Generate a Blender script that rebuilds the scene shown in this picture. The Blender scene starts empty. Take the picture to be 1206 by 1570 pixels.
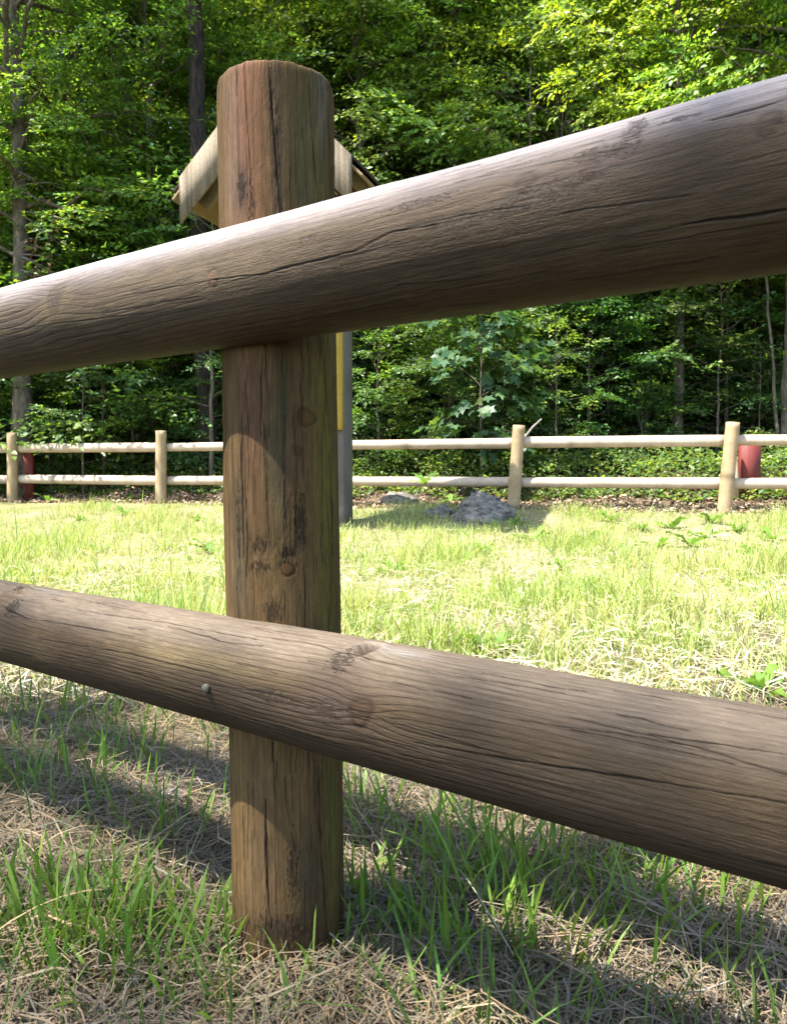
import bpy, math, random
import numpy as np
from mathutils import Vector, Matrix

# ------------------------------------------------------------------ camera, light, exposure
scene = bpy.context.scene
COL = scene.collection
EYE = np.array([0.0, 0.0, 0.54])
FPX = 1170.0                      # focal length in pixels of the 1206 x 1570 photograph
PITCH = math.atan2(65.0, FPX)     # the horizon sits 65 px above the middle

cam_data = bpy.data.cameras.new("camera")
cam = bpy.data.objects.new("camera", cam_data)
COL.objects.link(cam)
cam.location = EYE
cam.rotation_euler = (math.pi / 2 - PITCH, 0, 0)
cam_data.sensor_fit = 'HORIZONTAL'
cam_data.sensor_width = 36.0
cam_data.lens = 36.0 * FPX / 1206.0
cam_data.clip_start = 0.02
cam_data.clip_end = 400.0
cam_data.dof.use_dof = True
cam_data.dof.focus_distance = 1.15
cam_data.dof.aperture_fstop = 32.0
scene.camera = cam

SUN_EL = math.radians(61.0)
SUN_AZ = math.radians(68.0)       # to the left of the direction from the scene to the camera
SUN_DIR = np.array([-math.sin(SUN_AZ) * math.cos(SUN_EL), -math.cos(SUN_AZ) * math.cos(SUN_EL), math.sin(SUN_EL)])
world = bpy.data.worlds.new("World")
scene.world = world
world.use_nodes = True
wn = world.node_tree.nodes
sky = wn.new("ShaderNodeTexSky")
sky.sky_type = 'NISHITA'
sky.sun_disc = False
sky.sun_elevation = SUN_EL
sky.sun_rotation = math.atan2(SUN_DIR[0], SUN_DIR[1])
bg = wn["Background"]
bg.inputs[1].default_value = 0.13
world.node_tree.links.new(sky.outputs[0], bg.inputs[0])

sun_data = bpy.data.lights.new("sun", 'SUN')
sun_data.energy = 3.8
sun_data.angle = math.radians(0.5)
sun_data.color = (1.0, 0.95, 0.87)
sun = bpy.data.objects.new("sun", sun_data)
sun.rotation_euler = Vector(SUN_DIR).to_track_quat('Z', 'Y').to_euler()
COL.objects.link(sun)

scene.view_settings.view_transform = 'Standard'
scene.view_settings.look = 'None'
scene.view_settings.gamma = 1.0
scene.view_settings.use_curve_mapping = False
scene.view_settings.exposure = 2.35
cy = scene.cycles
cy.use_denoising = True
cy.max_bounces = 8
cy.diffuse_bounces = 4
cy.transmission_bounces = 4
cy.use_adaptive_sampling = True
cy.adaptive_threshold = 0.02

# ------------------------------------------------------------------ helpers
RNG = np.random.default_rng(7)
random.seed(7)


def px_ray(px, py):
    a = (px - 603.0) / FPX
    b = -(py - 785.0) / FPX
    d = np.array([a, math.cos(PITCH) + b * math.sin(PITCH), -math.sin(PITCH) + b * math.cos(PITCH)])
    return d


def at(px, py, depth):
    d = px_ray(px, py)
    return EYE + d * (depth / d[1])


_prng = np.random.default_rng(3)
PERM = np.concatenate([_prng.permutation(256)] * 3).astype(np.int64)
GRAD = _prng.normal(size=(256, 3))
GRAD /= np.linalg.norm(GRAD, axis=1)[:, None]


def perlin(p):
    p = np.asarray(p, dtype=np.float64)
    i = np.floor(p).astype(np.int64)
    f = p - i
    i &= 255
    w = f * f * f * (f * (f * 6 - 15) + 10)
    out = np.zeros(len(p))
    for dx in (0, 1):
        wx = w[:, 0] if dx else 1 - w[:, 0]
        for dy in (0, 1):
            wy = w[:, 1] if dy else 1 - w[:, 1]
            for dz in (0, 1):
                wz = w[:, 2] if dz else 1 - w[:, 2]
                h = PERM[PERM[PERM[(i[:, 0] + dx) & 255] + ((i[:, 1] + dy) & 255)] + ((i[:, 2] + dz) & 255)]
                g = GRAD[h]
                out += wx * wy * wz * (g[:, 0] * (f[:, 0] - dx) + g[:, 1] * (f[:, 1] - dy) + g[:, 2] * (f[:, 2] - dz))
    return out * 1.6


def fbm(p, n=4, gain=0.5):
    out = np.zeros(len(p)); a = 1.0; s = 0
    for k in range(n):
        out += a * perlin(p * (2.03 ** k) + 17.3 * k)
        s += a; a *= gain
    return out / s * 1.3


def lerp(a, b, t):
    return a + (b - a) * t


def sstep(a, b, x):
    t = np.clip((x - a) / (b - a), 0, 1)
    return t * t * (3 - 2 * t)


def mesh_np(name, verts, faces, col=None, mat=None, smooth=False, extra=None, vec=None):
    """faces: (n,3) or (n,4) int array, or a list of such arrays"""
    verts = np.asarray(verts, dtype=np.float32)
    if not isinstance(faces, (list, tuple)):
        faces = [faces]
    faces = [np.asarray(f, dtype=np.int32) for f in faces if len(f)]
    me = bpy.data.meshes.new(name)
    me.vertices.add(len(verts))
    me.vertices.foreach_set("co", verts.ravel())
    loops = np.concatenate([f.ravel() for f in faces])
    sizes = np.concatenate([np.full(len(f), f.shape[1], dtype=np.int32) for f in faces])
    starts = np.concatenate([[0], np.cumsum(sizes)[:-1]]).astype(np.int32)
    me.loops.add(len(loops))
    me.loops.foreach_set("vertex_index", loops)
    me.polygons.add(len(sizes))
    me.polygons.foreach_set("loop_start", starts)
    me.polygons.foreach_set("loop_total", sizes)
    if smooth:
        me.polygons.foreach_set("use_smooth", np.ones(len(sizes), dtype=bool))
    if col is not None:
        a = me.attributes.new("col", 'FLOAT_COLOR', 'POINT')
        c = np.ones((len(verts), 4), dtype=np.float32)
        c[:, :3] = col
        a.data.foreach_set("color", c.ravel())
    if extra:
        for k, v in extra.items():
            a = me.attributes.new(k, 'FLOAT', 'POINT')
            a.data.foreach_set("value", np.asarray(v, dtype=np.float32))
    if vec is not None:
        a = me.attributes.new("gp", 'FLOAT_VECTOR', 'POINT')
        a.data.foreach_set("vector", np.asarray(vec, dtype=np.float32).ravel())
    me.update(calc_edges=True)
    if mat:
        me.materials.append(mat)
    return me


def link(name, data, parent=None, loc=None):
    o = bpy.data.objects.new(name, data)
    COL.objects.link(o)
    if parent is not None:
        o.parent = parent
    if loc is not None:
        o.location = loc
    return o


def tag(o, label=None, cat=None, group=None, kind=None):
    if label: o["label"] = label
    if cat: o["category"] = cat
    if group: o["group"] = group
    if kind: o["kind"] = kind
    return o


def thing(name, label, cat, loc=(0, 0, 0), rz=0.0, group=None):
    o = link(name, None, None, loc)
    o.rotation_euler = (0, 0, rz)
    return tag(o, label, cat, group)


def copy_tree(o, parent=None):
    c = o.copy()
    COL.objects.link(c)
    if parent is not None:
        c.parent = parent
    for ch in list(o.children):
        copy_tree(ch, c)
    return c


def tube(path, radii, n=10, noise=0.0, cap=True, seed=0.0):
    """closed tube along a path -> verts, [quads, tris]"""
    path = np.asarray(path, float); m = len(path)
    radii = np.broadcast_to(np.asarray(radii, float), (m,))
    t = np.gradient(path, axis=0)
    t /= np.linalg.norm(t, axis=1)[:, None] + 1e-9
    ref = np.array([1.0, 0, 0]) if abs(t[0][0]) < 0.8 else np.array([0, 1.0, 0])
    e1 = np.cross(t, ref); e1 /= np.linalg.norm(e1, axis=1)[:, None]
    e2 = np.cross(t, e1)
    a = np.arange(n) * 2 * math.pi / n
    r = np.repeat(radii, n).reshape(m, n)
    base = path[:, None, :] + 0 * r[:, :, None]
    dirs = e1[:, None, :] * np.cos(a)[None, :, None] + e2[:, None, :] * np.sin(a)[None, :, None]
    if noise:
        q = (base + dirs * r[:, :, None]).reshape(-1, 3)
        r = r * (1 + noise * fbm(q * np.array([9, 9, 2.5]) + seed, 3).reshape(m, n))
    v = (base + dirs * r[:, :, None]).reshape(-1, 3)
    i = np.arange(m - 1)[:, None] * n + np.arange(n)[None, :]
    j = np.arange(m - 1)[:, None] * n + (np.arange(n)[None, :] + 1) % n
    quads = np.stack([i, j, j + n, i + n], -1).reshape(-1, 4)
    tris = np.zeros((0, 3), int)
    if cap:
        v = np.concatenate([v, path[:1], path[-1:]])
        k = np.arange(n); kn = (k + 1) % n
        t0 = np.stack([np.full(n, m * n), kn, k], -1)
        t1 = np.stack([np.full(n, m * n + 1), (m - 1) * n + k, (m - 1) * n + kn], -1)
        tris = np.concatenate([t0, t1])
    return v, quads, tris


class Acc:
    """collects pieces into one mesh"""
    def __init__(self):
        self.v = []; self.q = []; self.t = []; self.c = []; self.n = 0

    def add(self, v, q=None, t=None, col=(1, 1, 1)):
        v = np.asarray(v, float)
        if q is not None and len(q): self.q.append(np.asarray(q) + self.n)
        if t is not None and len(t): self.t.append(np.asarray(t) + self.n)
        self.v.append(v)
        c = np.asarray(col, float)
        self.c.append(np.broadcast_to(c, (len(v), 3)))
        self.n += len(v)

    def mesh(self, name, mat, smooth=False):
        f = []
        if self.q: f.append(np.concatenate(self.q))
        if self.t: f.append(np.concatenate(self.t))
        return mesh_np(name, np.concatenate(self.v), f, np.concatenate(self.c), mat, smooth)


# ------------------------------------------------------------------ materials
def new_mat(name):
    m = bpy.data.materials.new(name)
    m.use_nodes = True
    nt = m.node_tree
    p = nt.nodes["Principled BSDF"]
    return m, nt, p


def nd(nt, t, **kw):
    n = nt.nodes.new(t)
    for k, v in kw.items():
        if k.startswith("i_"):
            n.inputs[int(k[2:])].default_value = v
        else:
            setattr(n, k, v)
    return n


def mat_attr_wood(name, rough=0.72, spec=0.25, scale=(260, 260, 60), bump=0.12, var=0.25, gp=False):
    m, nt, p = new_mat(name)
    at_ = nd(nt, "ShaderNodeAttribute", attribute_name="col")
    tc = nd(nt, "ShaderNodeTexCoord")
    mp = nd(nt, "ShaderNodeMapping")
    mp.inputs[3].default_value = scale
    if gp:
        ga = nd(nt, "ShaderNodeAttribute", attribute_name="gp")
        nt.links.new(ga.outputs["Vector"], mp.inputs[0])
    else:
        nt.links.new(tc.outputs["Object"], mp.inputs[0])
    nz = nd(nt, "ShaderNodeTexNoise")
    nz.inputs["Scale"].default_value = 1.0
    nz.inputs["Detail"].default_value = 4.0
    nz.inputs["Roughness"].default_value = 0.65
    nt.links.new(mp.outputs[0], nz.inputs["Vector"])
    mr = nd(nt, "ShaderNodeMapRange")
    mr.inputs[1].default_value = 0.3; mr.inputs[2].default_value = 0.7
    mr.inputs[3].default_value = 1 - var; mr.inputs[4].default_value = 1 + var
    nt.links.new(nz.outputs["Fac"], mr.inputs[0])
    mx = nd(nt, "ShaderNodeMix", data_type='RGBA', blend_type='MULTIPLY')
    mx.inputs[0].default_value = 1.0
    nt.links.new(at_.outputs["Color"], mx.inputs[6])
    nt.links.new(mr.outputs[0], mx.inputs[7])
    nt.links.new(mx.outputs[2], p.inputs["Base Color"])
    bp = nd(nt, "ShaderNodeBump")
    bp.inputs["Strength"].default_value = bump * 4
    bp.inputs["Distance"].default_value = 0.0006
    nt.links.new(nz.outputs["Fac"], bp.inputs["Height"])
    nt.links.new(bp.outputs[0], p.inputs["Normal"])
    p.inputs["Roughness"].default_value = rough
    p.inputs["Specular IOR Level"].default_value = spec
    return m


def mat_log(name, rough, spec, linecol, dirtcol, fleck=0.5, hairy=1.0):
    """weathered round wood: growth-ring lines, drying cracks and dirt follow the per-vertex fields of make_log"""
    m, nt, p = new_mat(name)
    L = nt.links.new

    def attr(n): return nd(nt, "ShaderNodeAttribute", attribute_name=n)

    def math_(op, a, b=None, c=None, clamp=False):
        n = nd(nt, "ShaderNodeMath", operation=op, use_clamp=clamp)
        for k, v in enumerate((a, b, c)):
            if v is None: continue
            if isinstance(v, (int, float)): n.inputs[k].default_value = v
            else: L(v, n.inputs[k])
        return n.outputs[0]

    def noise(scale, detail=3.0, rough_=0.6):
        mp = nd(nt, "ShaderNodeMapping"); mp.inputs[3].default_value = scale
        L(gp.outputs["Vector"], mp.inputs[0])
        n = nd(nt, "ShaderNodeTexNoise"); n.inputs["Scale"].default_value = 1.0
        n.inputs["Detail"].default_value = detail; n.inputs["Roughness"].default_value = rough_
        L(mp.outputs[0], n.inputs["Vector"])
        return n.outputs["Fac"]

    def rng(v, a, b, c, d, smooth=True):
        n = nd(nt, "ShaderNodeMapRange")
        if smooth: n.interpolation_type = 'SMOOTHSTEP'
        for k, x in enumerate((a, b, c, d)):
            if isinstance(x, (int, float)): n.inputs[k + 1].default_value = x
            else: L(x, n.inputs[k + 1])
        L(v, n.inputs[0])
        return n.outputs[0]

    def mulcol(c, f):
        n = nd(nt, "ShaderNodeMix", data_type='RGBA', blend_type='MULTIPLY'); n.inputs[0].default_value = 1.0
        L(c, n.inputs[6]); L(f, n.inputs[7]); return n.outputs[2]

    def mixcol(c, f, d):
        n = nd(nt, "ShaderNodeMix", data_type='RGBA'); L(f, n.inputs[0]); L(c, n.inputs[6]); n.inputs[7].default_value = (*d, 1)
        return n.outputs[2]

    gp = attr("gp")
    fib = noise((700, 700, 34), 4, 0.65)
    grit = noise((900, 900, 420), 2, 0.6)
    mott = noise((120, 120, 40), 4, 0.65)
    wob = noise((170, 170, 26), 2, 0.5)
    fr = math_('FRACT', math_('ADD', attr("ph").outputs["Fac"], math_('MULTIPLY', wob, 0.55)))
    ramp = nd(nt, "ShaderNodeValToRGB")
    e = ramp.color_ramp.elements
    e[0].position = 0.0; e[0].color = (1, 1, 1, 1); e[1].position = 1.0; e[1].color = (1, 1, 1, 1)
    for pos, v in ((0.10, 0.75), (0.24, 0.12), (0.55, 0.0), (0.86, 0.22), (0.96, 0.8)):
        x = e.new(pos); x.color = (v, v, v, 1)
    L(fr, ramp.inputs[0])
    line = math_('MULTIPLY', ramp.outputs[0], math_('MULTIPLY', attr("fade").outputs["Fac"], rng(mott, 0.3, 0.6, 0.35, 1.0)))
    col = attr("col").outputs["Color"]
    col = mulcol(col, rng(fib, 0.25, 0.75, 0.68, 1.32, False))
    hair = noise((620, 620, 11), 3, 0.55)
    col = mulcol(col, rng(hair, 0.60, 0.72, 1.0, 1 - 0.55 * hairy))
    col = mulcol(col, rng(hair, 0.40, 0.30, 1.0, 1 + 0.2 * hairy))
    col = mulcol(col, rng(mott, 0.3, 0.7, 0.82, 1.18, False))
    col = mulcol(col, math_('SUBTRACT', 1.0, math_('MULTIPLY', line, linecol)))
    dirt = attr("dirt").outputs["Fac"]
    dn = noise((520, 520, 150), 5, 0.75)
    thr = math_('SUBTRACT', 0.76, math_('MULTIPLY', dirt, 0.31))
    dm = rng(dn, thr, math_('ADD', thr, 0.07), 0.0, 0.85)
    col = mixcol(col, dm, dirtcol)
    chip = noise((430, 430, 75), 4, 0.7)
    col = mixcol(col, rng(chip, 0.62, 0.68, 0.0, 0.38), (0.022, 0.015, 0.009))
    col = mulcol(col, rng(chip, 0.42, 0.30, 1.0, 1.35))
    fl = rng(grit, 0.66, 0.74, 0.0, fleck)
    col = mixcol(col, fl, (0.03, 0.022, 0.016))
    fl2 = rng(grit, 0.30, 0.24, 0.0, fleck * 0.6)
    col = mixcol(col, fl2, (0.16, 0.135, 0.10))
    crk = attr("crk").outputs["Fac"]
    cm = rng(math_('ADD', crk, math_('MULTIPLY', math_('SUBTRACT', fib, 0.5), 0.9)), 0.55, 1.25, 1.0, 0.0)
    col = mixcol(col, math_('MULTIPLY', cm, 0.95), (0.014, 0.010, 0.007))
    L(col, p.inputs["Base Color"])
    h = math_('ADD', math_('MULTIPLY', fib, 0.5), math_('MULTIPLY', grit, 0.35))
    peck = noise((260, 260, 90), 4, 0.7)
    h = math_('ADD', h, math_('MULTIPLY', peck, 0.5))
    h = math_('SUBTRACT', h, math_('MULTIPLY', line, 0.45))
    h = math_('SUBTRACT', h, math_('MULTIPLY', dm, 0.7))
    bp = nd(nt, "ShaderNodeBump"); bp.inputs["Strength"].default_value = 0.9; bp.inputs["Distance"].default_value = 0.0016
    L(h, bp.inputs["Height"]); L(bp.outputs[0], p.inputs["Normal"])
    p.inputs["Roughness"].default_value = rough
    p.inputs["Specular IOR Level"].default_value = spec
    return m


def mat_leaf(name, trans=0.40, rough=0.42, spec=0.4, tcol=(1.25, 1.3, 0.45), tint_obj=True):
    m, nt, p = new_mat(name)
    at_ = nd(nt, "ShaderNodeAttribute", attribute_name="col")
    src = at_.outputs["Color"]
    if tint_obj:
        oi = nd(nt, "ShaderNodeObjectInfo")
        mx = nd(nt, "ShaderNodeMix", data_type='RGBA', blend_type='MULTIPLY')
        mx.inputs[0].default_value = 1.0
        nt.links.new(src, mx.inputs[6]); nt.links.new(oi.outputs["Color"], mx.inputs[7])
        src = mx.outputs[2]
    nt.links.new(src, p.inputs["Base Color"])
    p.inputs["Roughness"].default_value = rough
    p.inputs["Specular IOR Level"].default_value = spec
    tr = nd(nt, "ShaderNodeBsdfTranslucent")
    m2 = nd(nt, "ShaderNodeMix", data_type='RGBA', blend_type='MULTIPLY')
    m2.inputs[0].default_value = 1.0
    nt.links.new(src, m2.inputs[6]); m2.inputs[7].default_value = (*tcol, 1)
    nt.links.new(m2.outputs[2], tr.inputs[0])
    ms = nd(nt, "ShaderNodeMixShader"); ms.inputs[0].default_value = trans
    nt.links.new(p.outputs[0], ms.inputs[1]); nt.links.new(tr.outputs[0], ms.inputs[2])
    nt.links.new(ms.outputs[0], nt.nodes["Material Output"].inputs[0])
    return m


def mat_noise(name, c1, c2, scale=(20, 20, 20), rough=0.8, spec=0.2, bump=0.3, dist=0.004, detail=5):
    m, nt, p = new_mat(name)
    tc = nd(nt, "ShaderNodeTexCoord")
    mp = nd(nt, "ShaderNodeMapping"); mp.inputs[3].default_value = scale
    nt.links.new(tc.outputs["Object"], mp.inputs[0])
    nz = nd(nt, "ShaderNodeTexNoise")
    nz.inputs["Scale"].default_value = 1.0; nz.inputs["Detail"].default_value = detail
    nz.inputs["Roughness"].default_value = 0.62
    nt.links.new(mp.outputs[0], nz.inputs["Vector"])
    cr = nd(nt, "ShaderNodeValToRGB")
    cr.color_ramp.elements[0].position = 0.32; cr.color_ramp.elements[0].color = (*c1, 1)
    cr.color_ramp.elements[1].position = 0.68; cr.color_ramp.elements[1].color = (*c2, 1)
    nt.links.new(nz.outputs["Fac"], cr.inputs[0])
    nt.links.new(cr.outputs[0], p.inputs["Base Color"])
    bp = nd(nt, "ShaderNodeBump"); bp.inputs["Strength"].default_value = bump
    bp.inputs["Distance"].default_value = dist
    nt.links.new(nz.outputs["Fac"], bp.inputs["Height"])
    nt.links.new(bp.outputs[0], p.inputs["Normal"])
    p.inputs["Roughness"].default_value = rough
    p.inputs["Specular IOR Level"].default_value = spec
    return m


M_LOG = mat_log("weathered_wood", 0.66, 0.14, 0.55, (0.045, 0.03, 0.022), 0.3, 0.3)
M_LOG_DARK = mat_log("brown_weathered_wood", 0.75, 0.08, 0.34, (0.030, 0.021, 0.015), 0.4, 0.4)
M_POST = mat_log("treated_post_wood", 0.85, 0.06, 0.30, (0.026, 0.019, 0.012), 0.85)
M_POST_PLAIN = mat_attr_wood("plain_post_wood", 0.8, 0.15, (420, 420, 24), 0.14, 0.25, True)
M_FAR = mat_attr_wood("pale_peeled_wood", 0.7, 0.2, (40, 40, 40), 0.1, 0.15)
M_PLANK = mat_attr_wood("shelter_wood", 0.75, 0.15, (60, 60, 60), 0.1, 0.2)
M_LEAF = mat_leaf("leaf", 0.48, 0.42, 0.4, (1.55, 1.5, 0.45))
M_GRASS = mat_leaf("grass_blade", 0.4, 0.5, 0.3, (1.15, 1.2, 0.6), False)
M_STRAW = mat_leaf("dry_straw", 0.2, 0.6, 0.2, (1.0, 0.95, 0.8), False)
M_LITTER = mat_leaf("leaf_litter", 0.1, 0.7, 0.15, (1, 0.9, 0.7), False)
M_BARK_PALE = mat_noise("pale_bark", (0.05, 0.041, 0.03), (0.16, 0.132, 0.098), (18, 18, 7), 0.85, 0.1, 0.6, 0.012)
M_BARK_DARK = mat_noise("dark_bark", (0.012, 0.010, 0.008), (0.055, 0.044, 0.035), (26, 26, 5), 0.9, 0.1, 0.8, 0.02)
M_BARK_MID = mat_noise("brown_bark", (0.05, 0.04, 0.03), (0.16, 0.13, 0.10), (22, 22, 6), 0.9, 0.1, 0.7, 0.015)
M_ROCK = mat_noise("grey_rock", (0.028, 0.0248, 0.0216), (0.288, 0.256, 0.22), (13, 13, 30), 0.85, 0.2, 1.0, 0.035, 9)
M_RED = mat_noise("red_painted_wood", (0.12, 0.022, 0.017), (0.17, 0.034, 0.026), (30, 30, 6), 0.6, 0.3, 0.2, 0.002)
M_YELLOW = mat_noise("yellow_panel", (0.50, 0.30, 0.045), (0.62, 0.40, 0.07), (14, 14, 4), 0.6, 0.3, 0.15, 0.002)
M_ROOF = mat_noise("roof_felt", (0.03, 0.026, 0.022), (0.075, 0.062, 0.05), (30, 30, 30), 0.95, 0.1, 0.5, 0.004)
M_METAL = mat_noise("dull_bolt", (0.05, 0.044, 0.03), (0.085, 0.074, 0.05), (300, 300, 300), 0.55, 0.4, 0.2, 0.0003)
M_STICK = mat_noise("bare_stick", (0.175, 0.154, 0.126), (0.294, 0.266, 0.224), (30, 30, 30), 0.8, 0.1, 0.4, 0.002)
M_FEATHER = mat_noise("white_feather", (0.4875, 0.4725, 0.45), (0.6375, 0.63, 0.615), (60, 60, 60), 0.8, 0.1, 0.2, 0.001)

# ------------------------------------------------------------------ ground
FP = np.array([1.247, 7.8]); FN = np.array([0.305, 0.952])     # a point of the far fence, its normal away from us


def s_of(x, y):
    return (x - FP[0]) * FN[0] + (y - FP[1]) * FN[1]


def gz(x, y, detail=True):
    x = np.asarray(x, float); y = np.asarray(y, float)
    s = s_of(x, y)
    z = 0.14 * sstep(-2.4, 0.2, s)
    z = z + 0.30 * sstep(0.15, 1.5, s) + 0.12 * np.clip(s - 1.5, 0, 2.0) + 0.62 * np.clip(s - 3.2, 0, 40)
    if detail:
        p = np.stack([x.ravel(), y.ravel(), np.zeros(x.size)], -1)
        near = (perlin(p * 4.0) * 0.012 + perlin(p * 11 + 5) * 0.006).reshape(x.shape)
        mid = (perlin(p * 0.9 + 9) * 0.02).reshape(x.shape)
        bank = (perlin(p * 2.2 + 31) * 0.08 + perlin(p * 6 + 11) * 0.03).reshape(x.shape) * sstep(0.1, 0.6, s)
        r = np.sqrt(x * x + (y - 0.9) ** 2)
        z = z + near * np.where(s < 0.5, 1, 2) + mid * sstep(1.0, 3.0, r) + bank
    z = z + 0.032 * (1 - sstep(0.9, 2.0, np.hypot(x, y)))
    return z


def axis_grid(lims):
    out = []
    for a, b, st in lims:
        out.append(np.arange(a, b, st))
    return np.concatenate(out + [[lims[-1][1]]])


gx = axis_grid([(-120, -30, 6), (-30, -8, 1.0), (-8, -3, 0.2), (-3, 3, 0.05), (3, 8, 0.2), (8, 30, 1.0), (30, 120, 6)])
gy = axis_grid([(-120, -20, 6), (-20, -2, 1.0), (-2, 0.2, 0.2), (0.2, 3, 0.05), (3, 12, 0.12), (12, 30, 1.0), (30, 60, 3), (60, 120, 6)])
X, Y = np.meshgrid(gx, gy)
Z = gz(X, Y)
n1, n2 = X.shape
idx = np.arange(n1 * n2).reshape(n1, n2)
gq = np.stack([idx[:-1, :-1], idx[:-1, 1:], idx[1:, 1:], idx[1:, :-1]], -1).reshape(-1, 4)
gv = np.stack([X, Y, Z], -1).reshape(-1, 3)
S = s_of(X, Y).ravel()
pn = np.stack([X.ravel(), Y.ravel(), np.zeros(X.size)], -1)
green = np.clip(0.5 + 0.9 * fbm(pn * 1.3, 3), 0, 1)[:, None]
soil = np.array([0.072, 0.0576, 0.036]); turf = np.array([0.1224, 0.1296, 0.0432]); litter = np.array([0.054, 0.0396, 0.02736]); forest = np.array([0.03, 0.026, 0.016])
depth_y = sstep(1.5, 3.2, Y.ravel())[:, None]
c = lerp(soil, lerp(np.array([0.216, 0.1872, 0.108]), turf, green), depth_y)
c = lerp(c, np.array([0.085, 0.062, 0.042]), sstep(-0.1, 0.2, S)[:, None])
c = lerp(c, litter, sstep(0.9, 1.6, S)[:, None])
c = lerp(c, forest, sstep(2.0, 3.0, S)[:, None])
M_GROUND = mat_attr_wood("meadow_soil", 0.95, 0.1, (45, 45, 45), 0.5, 0.45)
g = link("ground", mesh_np("ground", gv, gq, c, M_GROUND, True))
tag(g, "grassy meadow floor rising into a wooded slope behind the far fence", None, None, "structure")

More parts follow.
